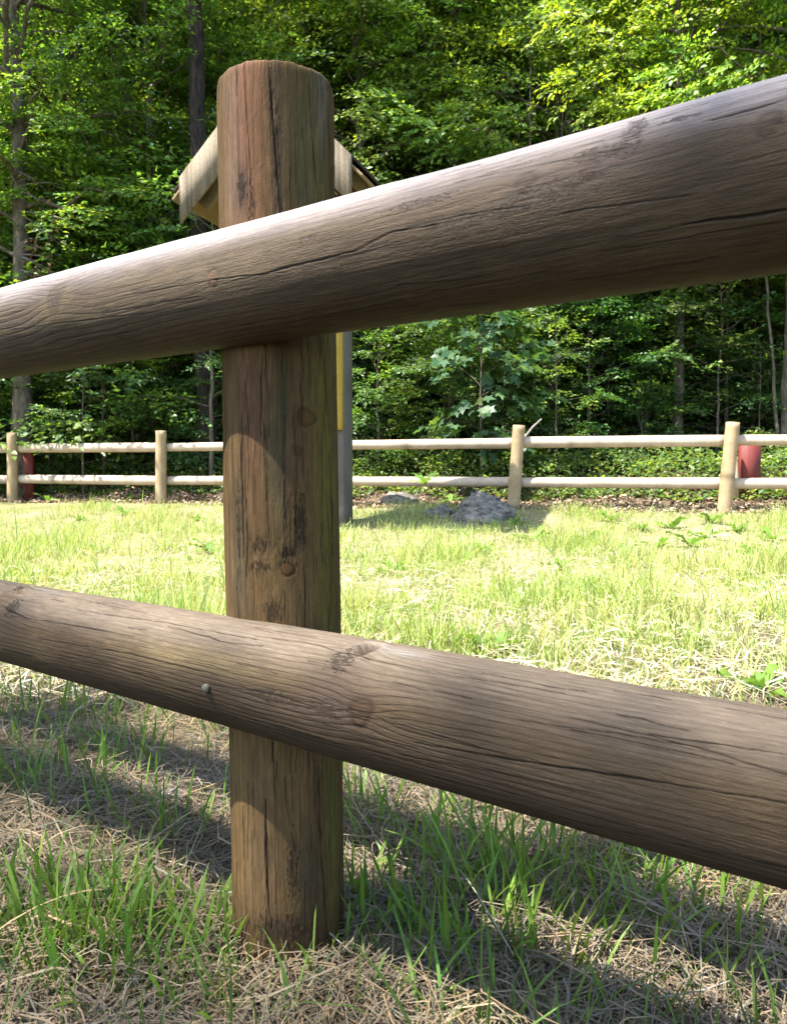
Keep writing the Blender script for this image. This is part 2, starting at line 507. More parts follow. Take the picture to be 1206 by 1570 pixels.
# ------------------------------------------------------------------ detailed near logs
def make_log(A, B, R, face, dense, nu, nv, cracks, knots, stains, spec, seed, top_round=False, taper=0.0):
    """round pole A->B; dense u-range and the side towards `face` get a fine grid. pixel features are put on by ray casting."""
    A = np.asarray(A, float); B = np.asarray(B, float)
    L = np.linalg.norm(B - A); d = (B - A) / L
    e1 = np.asarray(face, float); e1 = e1 - d * e1.dot(d); e1 /= np.linalg.norm(e1)
    e2 = np.cross(d, e1)

    def pick(px, py):
        r = px_ray(px, py); r = r / np.linalg.norm(r)
        o = EYE - A
        op = o - d * o.dot(d); rp = r - d * r.dot(d)
        a = rp.dot(rp); b = 2 * op.dot(rp); c_ = op.dot(op) - R * R
        disc = max(b * b - 4 * a * c_, 0.0)
        t = (-b - math.sqrt(disc)) / (2 * a)
        P = o + r * t
        return P.dot(d), math.atan2(P.dot(e2), P.dot(e1))

    u0, u1 = dense
    us = np.concatenate([np.linspace(0, u0, 24)[:-1] if u0 > 0.01 else [], np.linspace(u0, u1, nu), np.linspace(u1, L, 24)[1:] if u1 < L - 0.01 else []])
    half = math.radians(112)
    vd = np.linspace(-half, half, nv)
    vc = np.linspace(half, 2 * math.pi - half, 40)[1:-1]
    vs = np.concatenate([vd, vc])
    U, V = np.meshgrid(us, vs, indexing='ij')
    u = U.ravel(); v = V.ravel()
    vw = (v + math.pi) % (2 * math.pi) - math.pi
    cyl = np.stack([np.cos(v) * R, np.sin(v) * R, u], -1) + seed * 3.17
    # ---- grain, bent round the knots
    lat = vw * R
    uu = u.copy(); ll = lat.copy()
    for (px, py, size, kind) in knots:
        ku, kv = pick(px, py); kl = kv * R
        du = u - ku; dl = lat - kl
        w = np.exp(-((du / (size * 3.2)) ** 2) - (dl / (size * 2.2)) ** 2)
        ll = ll + np.sign(dl) * w * size * 0.8
    warp = fbm(cyl * np.array([4, 4, 1.1]), 3) * spec['warp'] + fbm(cyl * np.array([16, 16, 3.2]) + 40, 3) * spec['warp'] * 0.25
    ph = (ll + warp) / spec['ring'] + u * spec.get('slope', 0.0)
    fr = ph - np.floor(ph)
    line = np.exp(-fr / 0.16) + np.exp(-(1 - fr) / 0.30) * 0.6
    line = line / line.max()
    fade = np.clip(0.7 + 0.9 * fbm(cyl * np.array([9, 9, 2]) + 70, 3), 0.05, 1)
    line = line * fade
    fine = fbm(cyl * np.array([240, 240, 7]) + 11, 3)
    big = fbm(cyl * np.array([14, 14, 2.4]) + 23, 4)
    blot = fbm(cyl * np.array([30, 30, 12]) + 53, 4)
    c_lo = np.array(spec['lo']); c_hi = np.array(spec['hi'])
    t = np.clip(0.5 + 0.55 * big + 0.25 * blot + 0.16 * fine, 0, 1)[:, None]
    col = lerp(c_lo, c_hi, t)
    if spec.get('silver_lit') is not None:
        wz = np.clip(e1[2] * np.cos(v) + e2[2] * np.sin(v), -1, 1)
        sv = sstep(spec.get('sv0', 0.3), 1.0, wz + 0.22 * big)[:, None]     # upper side paler: silvery weathering, plus sunlight painted into the colour
        col = lerp(col, np.array(spec['silver_lit']) * (1 + 0.15 * blot[:, None]), 0.8 * sv)
    for (px, py, ru, rl, cc, amt) in stains:
        ku, kv = pick(px, py)
        du = (u - ku) / ru; dl = (lat - kv * R) / rl
        q = np.exp(-(du * du + dl * dl)) + 0.35 * blot * np.exp(-0.4 * (du * du + dl * dl))
        q = np.clip(q * amt, 0, 1)[:, None]
        col = lerp(col, np.array(cc), q)
    h = 0.0009 * big + 0.0004 * blot + 0.00016 * fine
    h = h + spec.get('lump', 0.0) * fbm(cyl * np.array([7, 7, 1.6]) + 90, 3)
    # ---- knots
    for (px, py, size, kind) in knots:
        ku, kv = pick(px, py)
        du = u - ku; dl = lat - kv * R
        rr = np.sqrt((du / 1.15) ** 2 + dl ** 2) / size
        ang = np.arctan2(dl, du)
        rr = rr * (1 + 0.14 * np.sin(2 * ang + 1) + 0.1 * np.sin(3 * ang))
        ins = sstep(1.15, 0.85, rr)
        rim = np.exp(-((rr - 1.0) / 0.16) ** 2)
        rings = 0.5 + 0.5 * np.cos(rr * 16)
        if kind == 'hole':
            col = lerp(col, np.array([0.05, 0.035, 0.02]), (ins * 0.85)[:, None])
            h = h - 0.007 * ins + 0.002 * np.exp(-((rr - 1.5) / 0.5) ** 2)
        elif kind == 'bump':
            col = lerp(col, col * np.array([0.7, 0.62, 0.55]), (ins * (0.5 + 0.5 * rings))[:, None])
            h = h + 0.0011 * np.exp(-(rr / 2.0) ** 2)
        else:
            kc = np.array([0.085, 0.042, 0.023]) if kind == 'red' else col * np.array([0.62, 0.5, 0.42])
            col = lerp(col, kc * 1.1, (ins * (0.45 + 0.25 * rings))[:, None])
            col = lerp(col, kc * 0.3, (rim * 0.6)[:, None])
            h = h - 0.0006 * rim + 0.0002 * ins
    # ---- drying cracks
    dark = np.array([0.02, 0.014, 0.01])
    rs = np.random.default_rng(int(seed * 100) + 5)
    crack_list = []
    crk = np.full(len(u), 9.0); dirt = np.clip(0.12 + 0.5 * fbm(cyl * np.array([20, 20, 5]) + 61, 3), 0, 0.45) * spec.get('dirty', 0.6)
    for pts, wid in cracks:
        pk = [pick(*p) for p in pts]
        pk.sort()
        crack_list.append((np.array([p[0] for p in pk]), np.array([p[1] for p in pk]) * R, wid))
    for _ in range(spec['nchecks']):
        cu = rs.uniform(u0, u1); cl = rs.uniform(-half, half) * R
        ln = rs.uniform(0.02, spec['checklen'])
        cu_ = np.linspace(cu, cu + ln, 4)
        crack_list.append((cu_, cl + np.cumsum(rs.normal(0, 0.0012, 4)), rs.uniform(0.00035, 0.0006)))
    for cu, cl, wid in crack_list:
        m = (u > cu[0] - 0.004) & (u < cu[-1] + 0.004)
        um = u[m]
        if not len(um): continue
        cc = np.interp(um, cu, cl)
        jit = np.stack([um * 60, um * 0 + cl[0] * 100, um * 0 + seed], -1)
        cc = cc + 0.0009 * fbm(jit, 3)
        tpar = np.clip((um - cu[0]) / (cu[-1] - cu[0] + 1e-9), 0, 1)
        w = 0.75 * wid * (0.35 + 0.65 * np.sin(np.pi * np.clip(tpar, 0.03, 0.97))) * (0.75 + 0.6 * perlin(jit * 0.7 + 9))
        w = np.maximum(w, 0.00042)
        q = np.exp(-((lat[m] - cc) / w) ** 2)
        lip = np.exp(-((lat[m] - cc) / (w * 3)) ** 2)
        crk[m] = np.minimum(crk[m], np.abs(lat[m] - cc) / w)
        col[m] = lerp(col[m], col[m] * 0.75, (0.5 * lip)[:, None])
        h[m] = h[m] - np.minimum(0.0016, wid * 1.2) * q + 0.00025 * lip
    # ---- rough torn patches
    for (px, py, ru, rl, amt) in spec.get('rough', []):
        ku, kv = pick(px, py)
        q = np.exp(-((u - ku) / ru) ** 2 - ((lat - kv * R) / rl) ** 2)
        nz = fbm(cyl * np.array([130, 130, 45]) + 7, 3)
        rid = np.clip(1 - np.abs(nz) * 3.2, 0, 1) * q
        h = h - 0.35 * amt * rid + 0.15 * amt * q * nz
        dirt = np.maximum(dirt, q * 1.05)
    rad = R * (1 + taper * (u / L - 0.5)) + h
    if top_round:
        edge = L - u
        rad = rad - 0.0022 * np.exp(-edge / 0.003) * (1 + 0.6 * fbm(cyl * np.array([60, 60, 1]), 3))
    P = A + d * u[:, None] + e1 * (rad * np.cos(v))[:, None] + e2 * (rad * np.sin(v))[:, None]
    if top_round:
        P = P + d * ((0.0012 * np.exp(-edge / 0.004)) * fbm(cyl * np.array([120, 120, 1.0]) + 5, 4))[:, None]
    m_, n_ = U.shape
    # slanted saw cut on the top end, and end caps
    if top_round:
        k = np.arange(n_)
        ti = (m_ - 1) * n_ + k
    i = np.arange(m_ - 1)[:, None] * n_ + np.arange(n_)[None, :]
    j = np.arange(m_ - 1)[:, None] * n_ + (np.arange(n_)[None, :] + 1) % n_
    quads = np.stack([i, j, j + n_, i + n_], -1).reshape(-1, 4)
    vv = [P]; cc_ = [np.clip(col, 0.008, 0.9)]; tris = []; off = len(P); gpv = [cyl]
    for (ring0, ctr, sgn) in ((0, A, -1), ((m_ - 1) * n_, B, 1)):
        ringv = P[ring0:ring0 + n_]
        inner = lerp(ringv, ctr, 0.55)
        vv += [inner, ctr[None, :]]; gpv += [inner, ctr[None, :]]
        endc = np.array([0.34, 0.27, 0.19])
        rn = np.stack([np.cos(vs), np.sin(vs), vs * 0], -1)
        cc_ += [endc * (0.85 + 0.2 * fbm(rn * 6, 3))[:, None], (endc * 0.55)[None, :]]
        k = np.arange(n_); kn = (k + 1) % n_
        if sgn > 0:
            quads = np.concatenate([quads, np.stack([ring0 + k, ring0 + kn, off + kn, off + k], -1)])
            tris.append(np.stack([off + k, off + kn, np.full(n_, off + n_)], -1))
        else:
            quads = np.concatenate([quads, np.stack([ring0 + kn, ring0 + k, off + k, off + kn], -1)])
            tris.append(np.stack([off + kn, off + k, np.full(n_, off + n_)], -1))
        off += n_ + 1
    return np.concatenate(vv), [quads, np.concatenate(tris)], np.concatenate(cc_), (A, d, pick, R), np.concatenate(gpv), {k: np.concatenate([w_, np.full(off - len(P), dflt)]) for k, w_, dflt in (('ph', ph, 0.5), ('fade', fade, 0.0), ('crk', crk, 9.0), ('dirt', dirt, 0.0))}


RAIL_T = np.array([0.8100, -0.5862, 0.0]); RAIL_T /= np.linalg.norm(RAIL_T)
RAIL_N = np.array([RAIL_T[1], -RAIL_T[0], 0.0])                    # towards the camera side
RAIL_N = RAIL_N if RAIL_N[1] < 0 else -RAIL_N
R_RAIL = 0.0553; R_LOWER = 0.0525; R_POST = 0.0597
RAIL_P = np.array([-0.1270, 0.862, 0.0]) + RAIL_N * 0.110
NOTCH = 0.064                                                      # the rails are let into the post
POST_C = RAIL_P - RAIL_N * NOTCH
POST_C = POST_C + RAIL_T * ((-0.1474 * POST_C[1] - POST_C[0]) / (RAIL_T[0] + 0.1474 * RAIL_T[1]))
TO_CAM = np.array([0.15, -1.0, 0.0])

fence = thing("near_fence", "close-up round timber fence with one thick post and two brown rails", "fence", tuple(POST_C))

upper_spec = dict(ring=0.0062, warp=0.016, slope=3.0, lo=(0.028, 0.0175, 0.0082), hi=(0.060, 0.039, 0.019), sv0=0.15, silver_lit=(0.32, 0.277, 0.268),
                  linecol=0.55, linedep=0.00022, nchecks=70, checklen=0.12, lump=0.0022,
                  rough=[(975, 190, 0.012, 0.02, 0.0010), (955, 225, 0.02, 0.01, 0.0010), (900, 235, 0.02, 0.008, 0.0008), (870, 275, 0.04, 0.006, 0.0008), (1040, 178, 0.02, 0.004, 0.0008), (830, 300, 0.04, 0.010, 0.0006), (780, 320, 0.10, 0.006, .0004), (85, 465, 0.02, 0.016, 0.0005), (470, 365, 0.02, 0.008, .0005), (640, 310, .05, .006, .0004)])
lower_spec = dict(ring=0.0052, warp=0.012, slope=1.5, dirty=0.9, lo=(0.029, 0.019, 0.0103), hi=(0.060, 0.0405, 0.0225), silver_lit=(0.135, 0.106, 0.078),
                  linecol=0.45, linedep=0.00020, nchecks=110, checklen=0.10, lump=0.0022,
                  rough=[(500, 1090, 0.03, 0.012, 0.0014), (525, 1010, 0.02, 0.02, 0.0010), (420, 1070, 0.05, 0.01, 0.0006), (20, 930, 0.02, 0.02, 0.0008), (700, 1250, 0.3, 0.02, .0003)])
post_spec = dict(ring=0.0085, warp=0.006, slope=0.3, lo=(0.047, 0.029, 0.0115), hi=(0.106, 0.065, 0.027), dirty=1.0, silver_lit=None,
                 linecol=0.25, linedep=0.00014, nchecks=170, checklen=0.10, lump=0.0018,
                 rough=[(415, 150, 0.05, 0.004, 0.0014), (425, 240, 0.06, 0.004, 0.0014), (370, 285, 0.02, 0.009, 0.0010), (385, 310, 0.03, .006, .001), (430, 330, 0.03, 0.005, 0.0014),
                        (400, 835, 0.012, 0.02, 0.0022), (440, 850, 0.014, 0.014, 0.0016), (395, 870, 0.01, 0.02, 0.0016), (365, 800, 0.07, 0.006, 0.0014),
                        (460, 800, 0.05, 0.012, 0.0010), (420, 940, 0.02, 0.015, 0.0012), (450, 1330, 0.05, 0.012, 0.001), (430, 1430, 0.03, 0.05, 0.001)])

# upper rail
zU = 0.54 + (720 - 424) / FPX * 0.765 * 0.902
A_u = RAIL_P - RAIL_T * 1.25; A_u[2] = zU
B_u = RAIL_P + RAIL_T * 1.30; B_u[2] = zU
upper_cracks = [
    ([(330, 428), (400, 420), (470, 402), (540, 385), (600, 355), (660, 345)], 0.0011),
    ([(180, 455), (260, 440), (330, 428)], 0.0006),
    ([(1060, 343), (1110, 336), (1160, 330), (1206, 322)], 0.0022),
    ([(1100, 178), (1140, 168), (1206, 150)], 0.0016),
    ([(600, 355), (700, 330), (800, 315)], 0.0007),
    ([(870, 325), (960, 312), (1060, 300)], 0.0006),
    ([(20, 505), (120, 492), (220, 480)], 0.0005), ([(160, 480), (260, 462), (300, 455)], 0.0006),
    ([(700, 225 + 50), (820, 250), (950, 225)], 0.0005),
]
upper_knots = [(325, 425, 0.0065, 'red'), (803, 277, 0.006, 'knot'), (900, 256, 0.0055, 'knot'), (1177, 187, 0.006, 'knot'), (85, 455, 0.016, 'bump'),
               ]
upper_st = [(940, 235, 0.035, 0.012, (0.068, 0.046, 0.037), 0.5), (860, 270, 0.05, 0.008, (0.053, 0.036, 0.027), 0.5), (85, 470, 0.03, 0.02, (0.085, 0.063, 0.025), 0.5),
            (300, 420, 0.12, 0.02, (0.134, 0.098, 0.058), 0.35), (760, 470, 0.3, 0.012, (0.063, 0.049, 0.018), 0.5), (150, 560, 0.2, 0.015, (0.071, 0.051, 0.022), 0.4)]
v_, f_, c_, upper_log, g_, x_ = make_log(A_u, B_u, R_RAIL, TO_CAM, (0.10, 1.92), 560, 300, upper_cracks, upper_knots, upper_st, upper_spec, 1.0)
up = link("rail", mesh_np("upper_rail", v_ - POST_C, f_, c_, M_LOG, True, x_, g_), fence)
tag(up, "upper rail, its top side pale with silvery weathering and painted-in sunlight")

zL = 0.54 + (720 - 1050) / FPX * 0.765 * 0.93
A_l = RAIL_P - RAIL_T * 1.25; A_l[2] = zL
B_l = RAIL_P + RAIL_T * 1.30; B_l[2] = zL
lower_cracks = [
    ([(20, 945), (120, 960), (200, 975)], 0.0012), ([(60, 980), (200, 1003), (330, 1035)], 0.0009), ([(120, 935), (260, 955), (390, 980)], 0.0007),
    ([(260, 960), (350, 985), (400, 990)], 0.0009), ([(640, 1140), (800, 1168), (950, 1190), (1206, 1232)], 0.0016), ([(800, 1105), (950, 1125), (1080, 1145)], 0.0010),
    ([(1000, 1125), (1100, 1140), (1206, 1155)], 0.0010), ([(880, 1100), (1050, 1140), (1206, 1187)], 0.0006), ([(390, 975), (470, 985), (560, 1010)], 0.0007),
    ([(320, 1050), (420, 1065), (480, 1085)], 0.0007), ([(620, 1160), (760, 1185), (900, 1215)], 0.0006), ([(700, 1210), (900, 1262), (1206, 1330)], 0.0006),
    ([(560, 1010), (700, 1035), (860, 1060)], 0.0006), ([(0, 925), (12, 935), (40, 948)], 0.002),
]
lower_knots = [(552, 1092, 0.010, 'knot'), (565, 995, 0.008, 'hole'), (35, 902, 0.007, 'hole'), (12, 915, 0.016, 'bump')]
lower_st = [(290, 1010, 0.09, 0.014, (0.110, 0.082, 0.041), 0.7), (510, 1070, 0.03, 0.03, (0.035, 0.024, 0.019), 0.6), (420, 1080, 0.16, 0.014, (0.037, 0.027, 0.020), 0.5),
            (800, 1190, 0.12, 0.012, (0.086, 0.061, 0.037), 0.5), (615, 1000, 0.03, 0.007, (0.172, 0.156, 0.139), 0.6), (75, 905, 0.03, 0.007, (0.172, 0.156, 0.135), 0.6),
            (30, 940, 0.03, 0.02, (0.045, 0.035, 0.027), 0.5), (1000, 1270, 0.3, 0.014, (0.053, 0.035, 0.022), 0.5)]
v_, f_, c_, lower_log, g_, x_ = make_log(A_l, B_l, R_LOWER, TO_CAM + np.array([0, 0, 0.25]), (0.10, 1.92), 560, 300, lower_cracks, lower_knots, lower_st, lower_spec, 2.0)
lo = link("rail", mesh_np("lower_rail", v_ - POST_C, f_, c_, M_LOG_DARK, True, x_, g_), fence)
tag(lo, "lower rail, darker brown with long cracks and a bolt end")

post_cracks = [
    ([(374, 98), (378, 180), (384, 270), (388, 330)], 0.0010), ([(412, 95), (418, 180), (424, 260), (430, 330)], 0.0014), ([(473, 105), (478, 190), (486, 280), (490, 310)], 0.0011),
    ([(506, 130), (508, 220), (510, 290)], 0.0008), ([(371, 640), (370, 720), (372, 790), (372, 850)], 0.0020), ([(405, 655), (407, 720), (408, 760)], 0.0008),
    ([(378, 770), (379, 850), (377, 880)], 0.0012), ([(494, 530), (500, 600), (506, 660)], 0.0006), ([(466, 870), (467, 920), (467, 960)], 0.0009),
    ([(407, 1230), (409, 1320), (413, 1400), (416, 1420)], 0.0018), ([(487, 1180), (491, 1290), (498, 1390), (502, 1440)], 0.0014), ([(387, 1150), (388, 1230), (390, 1280)], 0.0008),
    ([(372, 1240), (374, 1320), (377, 1400)], 0.0007), ([(345, 640), (350, 800)], 0.0008), ([(505, 700), (508, 800), (509, 940)], 0.0009), ([(450, 640), (455, 720), (452, 800)], .0006)]
post_knots = [(470, 640, 0.008, 'knot'), (440, 873, 0.006, 'knot'), (455, 690, 0.006, 'bump')]
post_st = [(375, 170, 0.13, 0.020, (0.135, 0.064, 0.036), 0.85), (355, 240, 0.12, 0.012, (0.115, 0.077, 0.050), 0.6), (470, 260, 0.10, 0.02, (0.056, 0.050, 0.021), 0.7), (425, 190, 0.14, 0.005, (0.035, 0.027, 0.019), 0.7),
           (370, 285, 0.025, 0.008, (0.027, 0.021, 0.019), 0.7), (385, 650, 0.09, 0.014, (0.096, 0.048, 0.029), 0.6), (440, 690, 0.05, 0.006, (0.100, 0.050, 0.029), 0.7),
           (500, 700, 0.30, 0.016, (0.084, 0.077, 0.015), 0.75), (425, 720, 0.08, 0.012, (0.038, 0.037, 0.021), 0.6), (435, 600, 0.06, 0.007, (0.029, 0.033, 0.014), 0.7),
           (365, 860, 0.09, 0.012, (0.054, 0.046, 0.029), 0.6), (400, 1300, 0.08, 0.02, (0.077, 0.052, 0.031), 0.4), (510, 1280, 0.12, 0.012, (0.073, 0.069, 0.015), 0.6),
           (475, 1340, 0.05, 0.014, (0.023, 0.023, 0.017), 0.5), (430, 1440, 0.03, 0.06, (0.042, 0.027, 0.015), 0.6), (495, 150, 0.05, 0.01, (0.092, 0.081, 0.061), 0.5), (475, 580, 0.06, .008, (0.077, 0.058, 0.019), .6)]
PB = POST_C + np.array([0.006, 0, -0.12]); PT = POST_C + np.array([-0.0020, 0, 0.926])
v_, f_, c_, post_log, g_, x_ = make_log(PB, PT, R_POST, TO_CAM, (0.08, np.linalg.norm(PT - PB)), 520, 300, post_cracks, post_knots, post_st, post_spec, 3.0, True, -0.01)
# the saw cut on top is slightly domed and slants down to the left and right
zt = v_[:, 2]
po = link("post", mesh_np("post", v_ - POST_C, f_, c_, M_POST, True, x_, g_), fence)
# bolt head on the lower rail
A0, d0, pick0, R0 = lower_log
bu, bv = pick0(317, 1055)
e1 = TO_CAM + np.array([0, 0, 0.25]); e1 = e1 - d0 * e1.dot(d0); e1 /= np.linalg.norm(e1); e2 = np.cross(d0, e1)
bn = e1 * math.cos(bv) + e2 * math.sin(bv)
bp_ = A0 + d0 * bu + bn * (R0 - 0.002)
bt, bq, btri = tube([bp_, bp_ + bn * 0.004, bp_ + bn * 0.0052], [0.0042, 0.0042, 0.0033], 18)
bo = link("bolt_end", mesh_np("bolt_end", bt - POST_C, [bq, btri], np.full((len(bt), 3), 0.4), M_METAL), fence)


def simple_log(A, B, R, n=16, m=24, seed=0.0, lo=(0.3, 0.22, 0.14), hi=(0.45, 0.36, 0.26), knots=3, r2=None):
    A = np.asarray(A, float); B = np.asarray(B, float)
    t = np.linspace(0, 1, m)[:, None]
    path = A + (B - A) * t
    rad = np.linspace(R, r2 or R, m) * (1 + 0.03 * perlin(np.stack([t[:, 0] * 5, t[:, 0] * 0 + seed, t[:, 0] * 0], -1)))
    v, q, tr = tube(path, rad, n, 0.012, True, seed)
    L = np.linalg.norm(B - A)
    along = (v - A).dot((B - A) / L)
    p = (v - A)
    t_ = np.clip(0.5 + 0.8 * fbm(p * 9 + seed, 4), 0, 1)[:, None]
    c = lerp(np.array(lo), np.array(hi), t_)
    rs = np.random.default_rng(int(seed * 10))
    for k in range(knots):
        u = rs.uniform(0.1, 0.9) * L
        c = c * (1 - 0.45 * np.exp(-((along - u) / 0.012) ** 2) * rs.uniform(0.4, 1))[:, None]
    # saw-cut ends are paler
    c[-2:] = np.array([0.5, 0.42, 0.32])
    return v, q, tr, c


# the neighbouring posts of this fence, out of the frame on both sides
for t_off, sd in ((-1.20, 41.0), (1.10, 42.0)):
    c0 = POST_C + RAIL_T * t_off
    v, q, tr, cc = simple_log(c0 + [0, 0, -0.12], c0 + [0, 0, 0.92], R_POST, 24, 30, sd, (0.036, 0.022, 0.0095), (0.094, 0.058, 0.027))
    if t_off < 0 or True:
        link("post", mesh_np("post", v - POST_C, [q, tr], cc, M_POST_PLAIN, True, None, v - POST_C), fence)

# ------------------------------------------------------------------ far fence
FD = np.array([-0.952, 0.305, 0.0])                     # along the fence, to the left
far = thing("paddock_fence", "pale peeled round-pole fence across the meadow in front of the trees", "fence", (FP[0], FP[1], 0.127))
F0 = np.array([FP[0], FP[1], 0.127])


def fpos(k):                                            # post k (0 = the one right of the middle), counted to the left
    tab = {-1: np.array([3.15, 7.2]), 0: np.array([1.247, 7.8]), 1: np.array([-0.76, 8.44]), 2: np.array([-2.755, 9.06]), 3: np.array([-4.86, 9.75])}
    if k in tab: return tab[k]
    if k < 0: return tab[-1] - FD[:2] * 2.0 * (-1 - k)
    return tab[3] + FD[:2] * 2.05 * (k - 3)


lean = {-1: 0.035, 0: 0.03, 1: 0.0, 2: 0.01, 3: 0.01}
for k in range(-3, 6):
    x, y = fpos(k)
    zb = float(gz(np.array([x]), np.array([y]), False)[0])
    v, q, tr, cc = simple_log((x - lean.get(k, 0), y, zb - 0.12), (x + lean.get(k, 0.0), y, 0.99 + 0.012 * (k == 3) + 0.01 * math.sin(k * 7)), 0.067, 18, 20, 3.1 * k + 20,
                              (0.235, 0.16, 0.085), (0.36, 0.265, 0.155), 2, 0.062)
    link("post", mesh_np("far_post", v - F0, [q, tr], cc, M_FAR, True), far)
for k in range(-3, 5):
    a = fpos(k); b = fpos(k + 1)
    off = FN * 0.088
    for (h, r, dz0, dz1) in ((0.812, 0.053, 0.0, 0.0), (0.415, 0.053, 0.0, 0.0)):
        rs = random.Random(k * 13 + int(h * 100))
        z0 = h + rs.uniform(-0.008, 0.008); z1 = h + rs.uniform(-0.008, 0.008)
        rr = r + rs.uniform(-0.004, 0.005)
        ext = FD[:2] * 0.03
        v, q, tr, cc = simple_log((*(a + off + ext), z0), (*(b + off - ext * 0), z1), rr, 16, 30, k * 5.3 + h * 40, (0.33, 0.25, 0.18), (0.46, 0.365, 0.28), 4, rr * rs.uniform(0.9, 1.05))
        link("rail", mesh_np("far_rail", v - F0, [q, tr], cc, M_FAR, True), far)

# ------------------------------------------------------------------ roofed notice board
TH = math.radians(18)
SR = np.array([math.cos(TH), -math.sin(TH), 0.0]); SN = np.array([-math.sin(TH), -math.cos(TH), 0.0]); UP = np.array([0, 0, 1.0])
SC = np.array([-0.668, 6.776, 0.0])
board = thing("notice_board", "wooden notice board with a steep gabled roof behind the thick post", "notice board", tuple(SC))


def obox(c, hx, hy, hz, rx=0.0):
    """box with half sizes along SR (turned by rx in the gable plane), SN and up; centre given in (right, front, up)"""
    out = []
    for sx in (-1, 1):
        for sy in (-1, 1):
            for sz in (-1, 1):
                a = sx * hx; b = sz * hz
                r = a * math.cos(rx) - b * math.sin(rx); z = a * math.sin(rx) + b * math.cos(rx)
                out.append(SR * (c[0] + r) + SN * (c[1] + sy * hy) + UP * (c[2] + z))
    f = np.array([[0, 1, 3, 2], [4, 6, 7, 5], [0, 4, 5, 1], [2, 3, 7, 6], [0, 2, 6, 4], [1, 5, 7, 3]])
    return np.array(out), f


def plank(name, c, hx, hy, hz, rx, lo, hi, mat, seed, parent, along=0):
    """a board subdivided along its length with grain colour"""
    n = 14
    v, f = obox((0, 0, 0), 1, 1, 1, 0)
    loc = []
    gridv = []; quads = []
    xs = np.linspace(-1, 1, n)
    ring = [(-1, -1), (1, -1), (1, 1), (-1, 1)]
    b = 0.93
    prof = [(-b, -1), (b, -1), (1, -b), (1, b), (b, 1), (-b, 1), (-1, b), (-1, -b)]
    for i, xx in enumerate(xs):
        for (py, pz) in prof:
            gridv.append((xx, py, pz))
    m = len(prof)
    for i in range(n - 1):
        for k in range(m):
            quads.append((i * m + k, i * m + (k + 1) % m, (i + 1) * m + (k + 1) % m, (i + 1) * m + k))
    g = np.array(gridv)
    half = (hx, hy, hz)
    g = g * np.array(half)
    tri = []
    base = len(g)
    g = np.concatenate([g, [[-hx, 0, 0], [hx, 0, 0]]])
    for k in range(m):
        tri.append((base, (k + 1) % m, k)); tri.append((base + 1, (n - 1) * m + k, (n - 1) * m + (k + 1) % m))
    rr = g[:, 0] * math.cos(rx) - g[:, 2] * math.sin(rx); zz = g[:, 0] * math.sin(rx) + g[:, 2] * math.cos(rx)
    P = SR * (c[0] + rr)[:, None] + SN * (c[1] + g[:, 1])[:, None] + UP * (c[2] + zz)[:, None]
    t = np.clip(0.5 + 0.8 * fbm(g * np.array([4, 30, 30]) + seed, 3), 0, 1)[:, None]
    col = lerp(np.array(lo), np.array(hi), t)
    o = link(name, mesh_np(name, P, [np.array(quads), np.array(tri)], col, mat), parent)
    return o


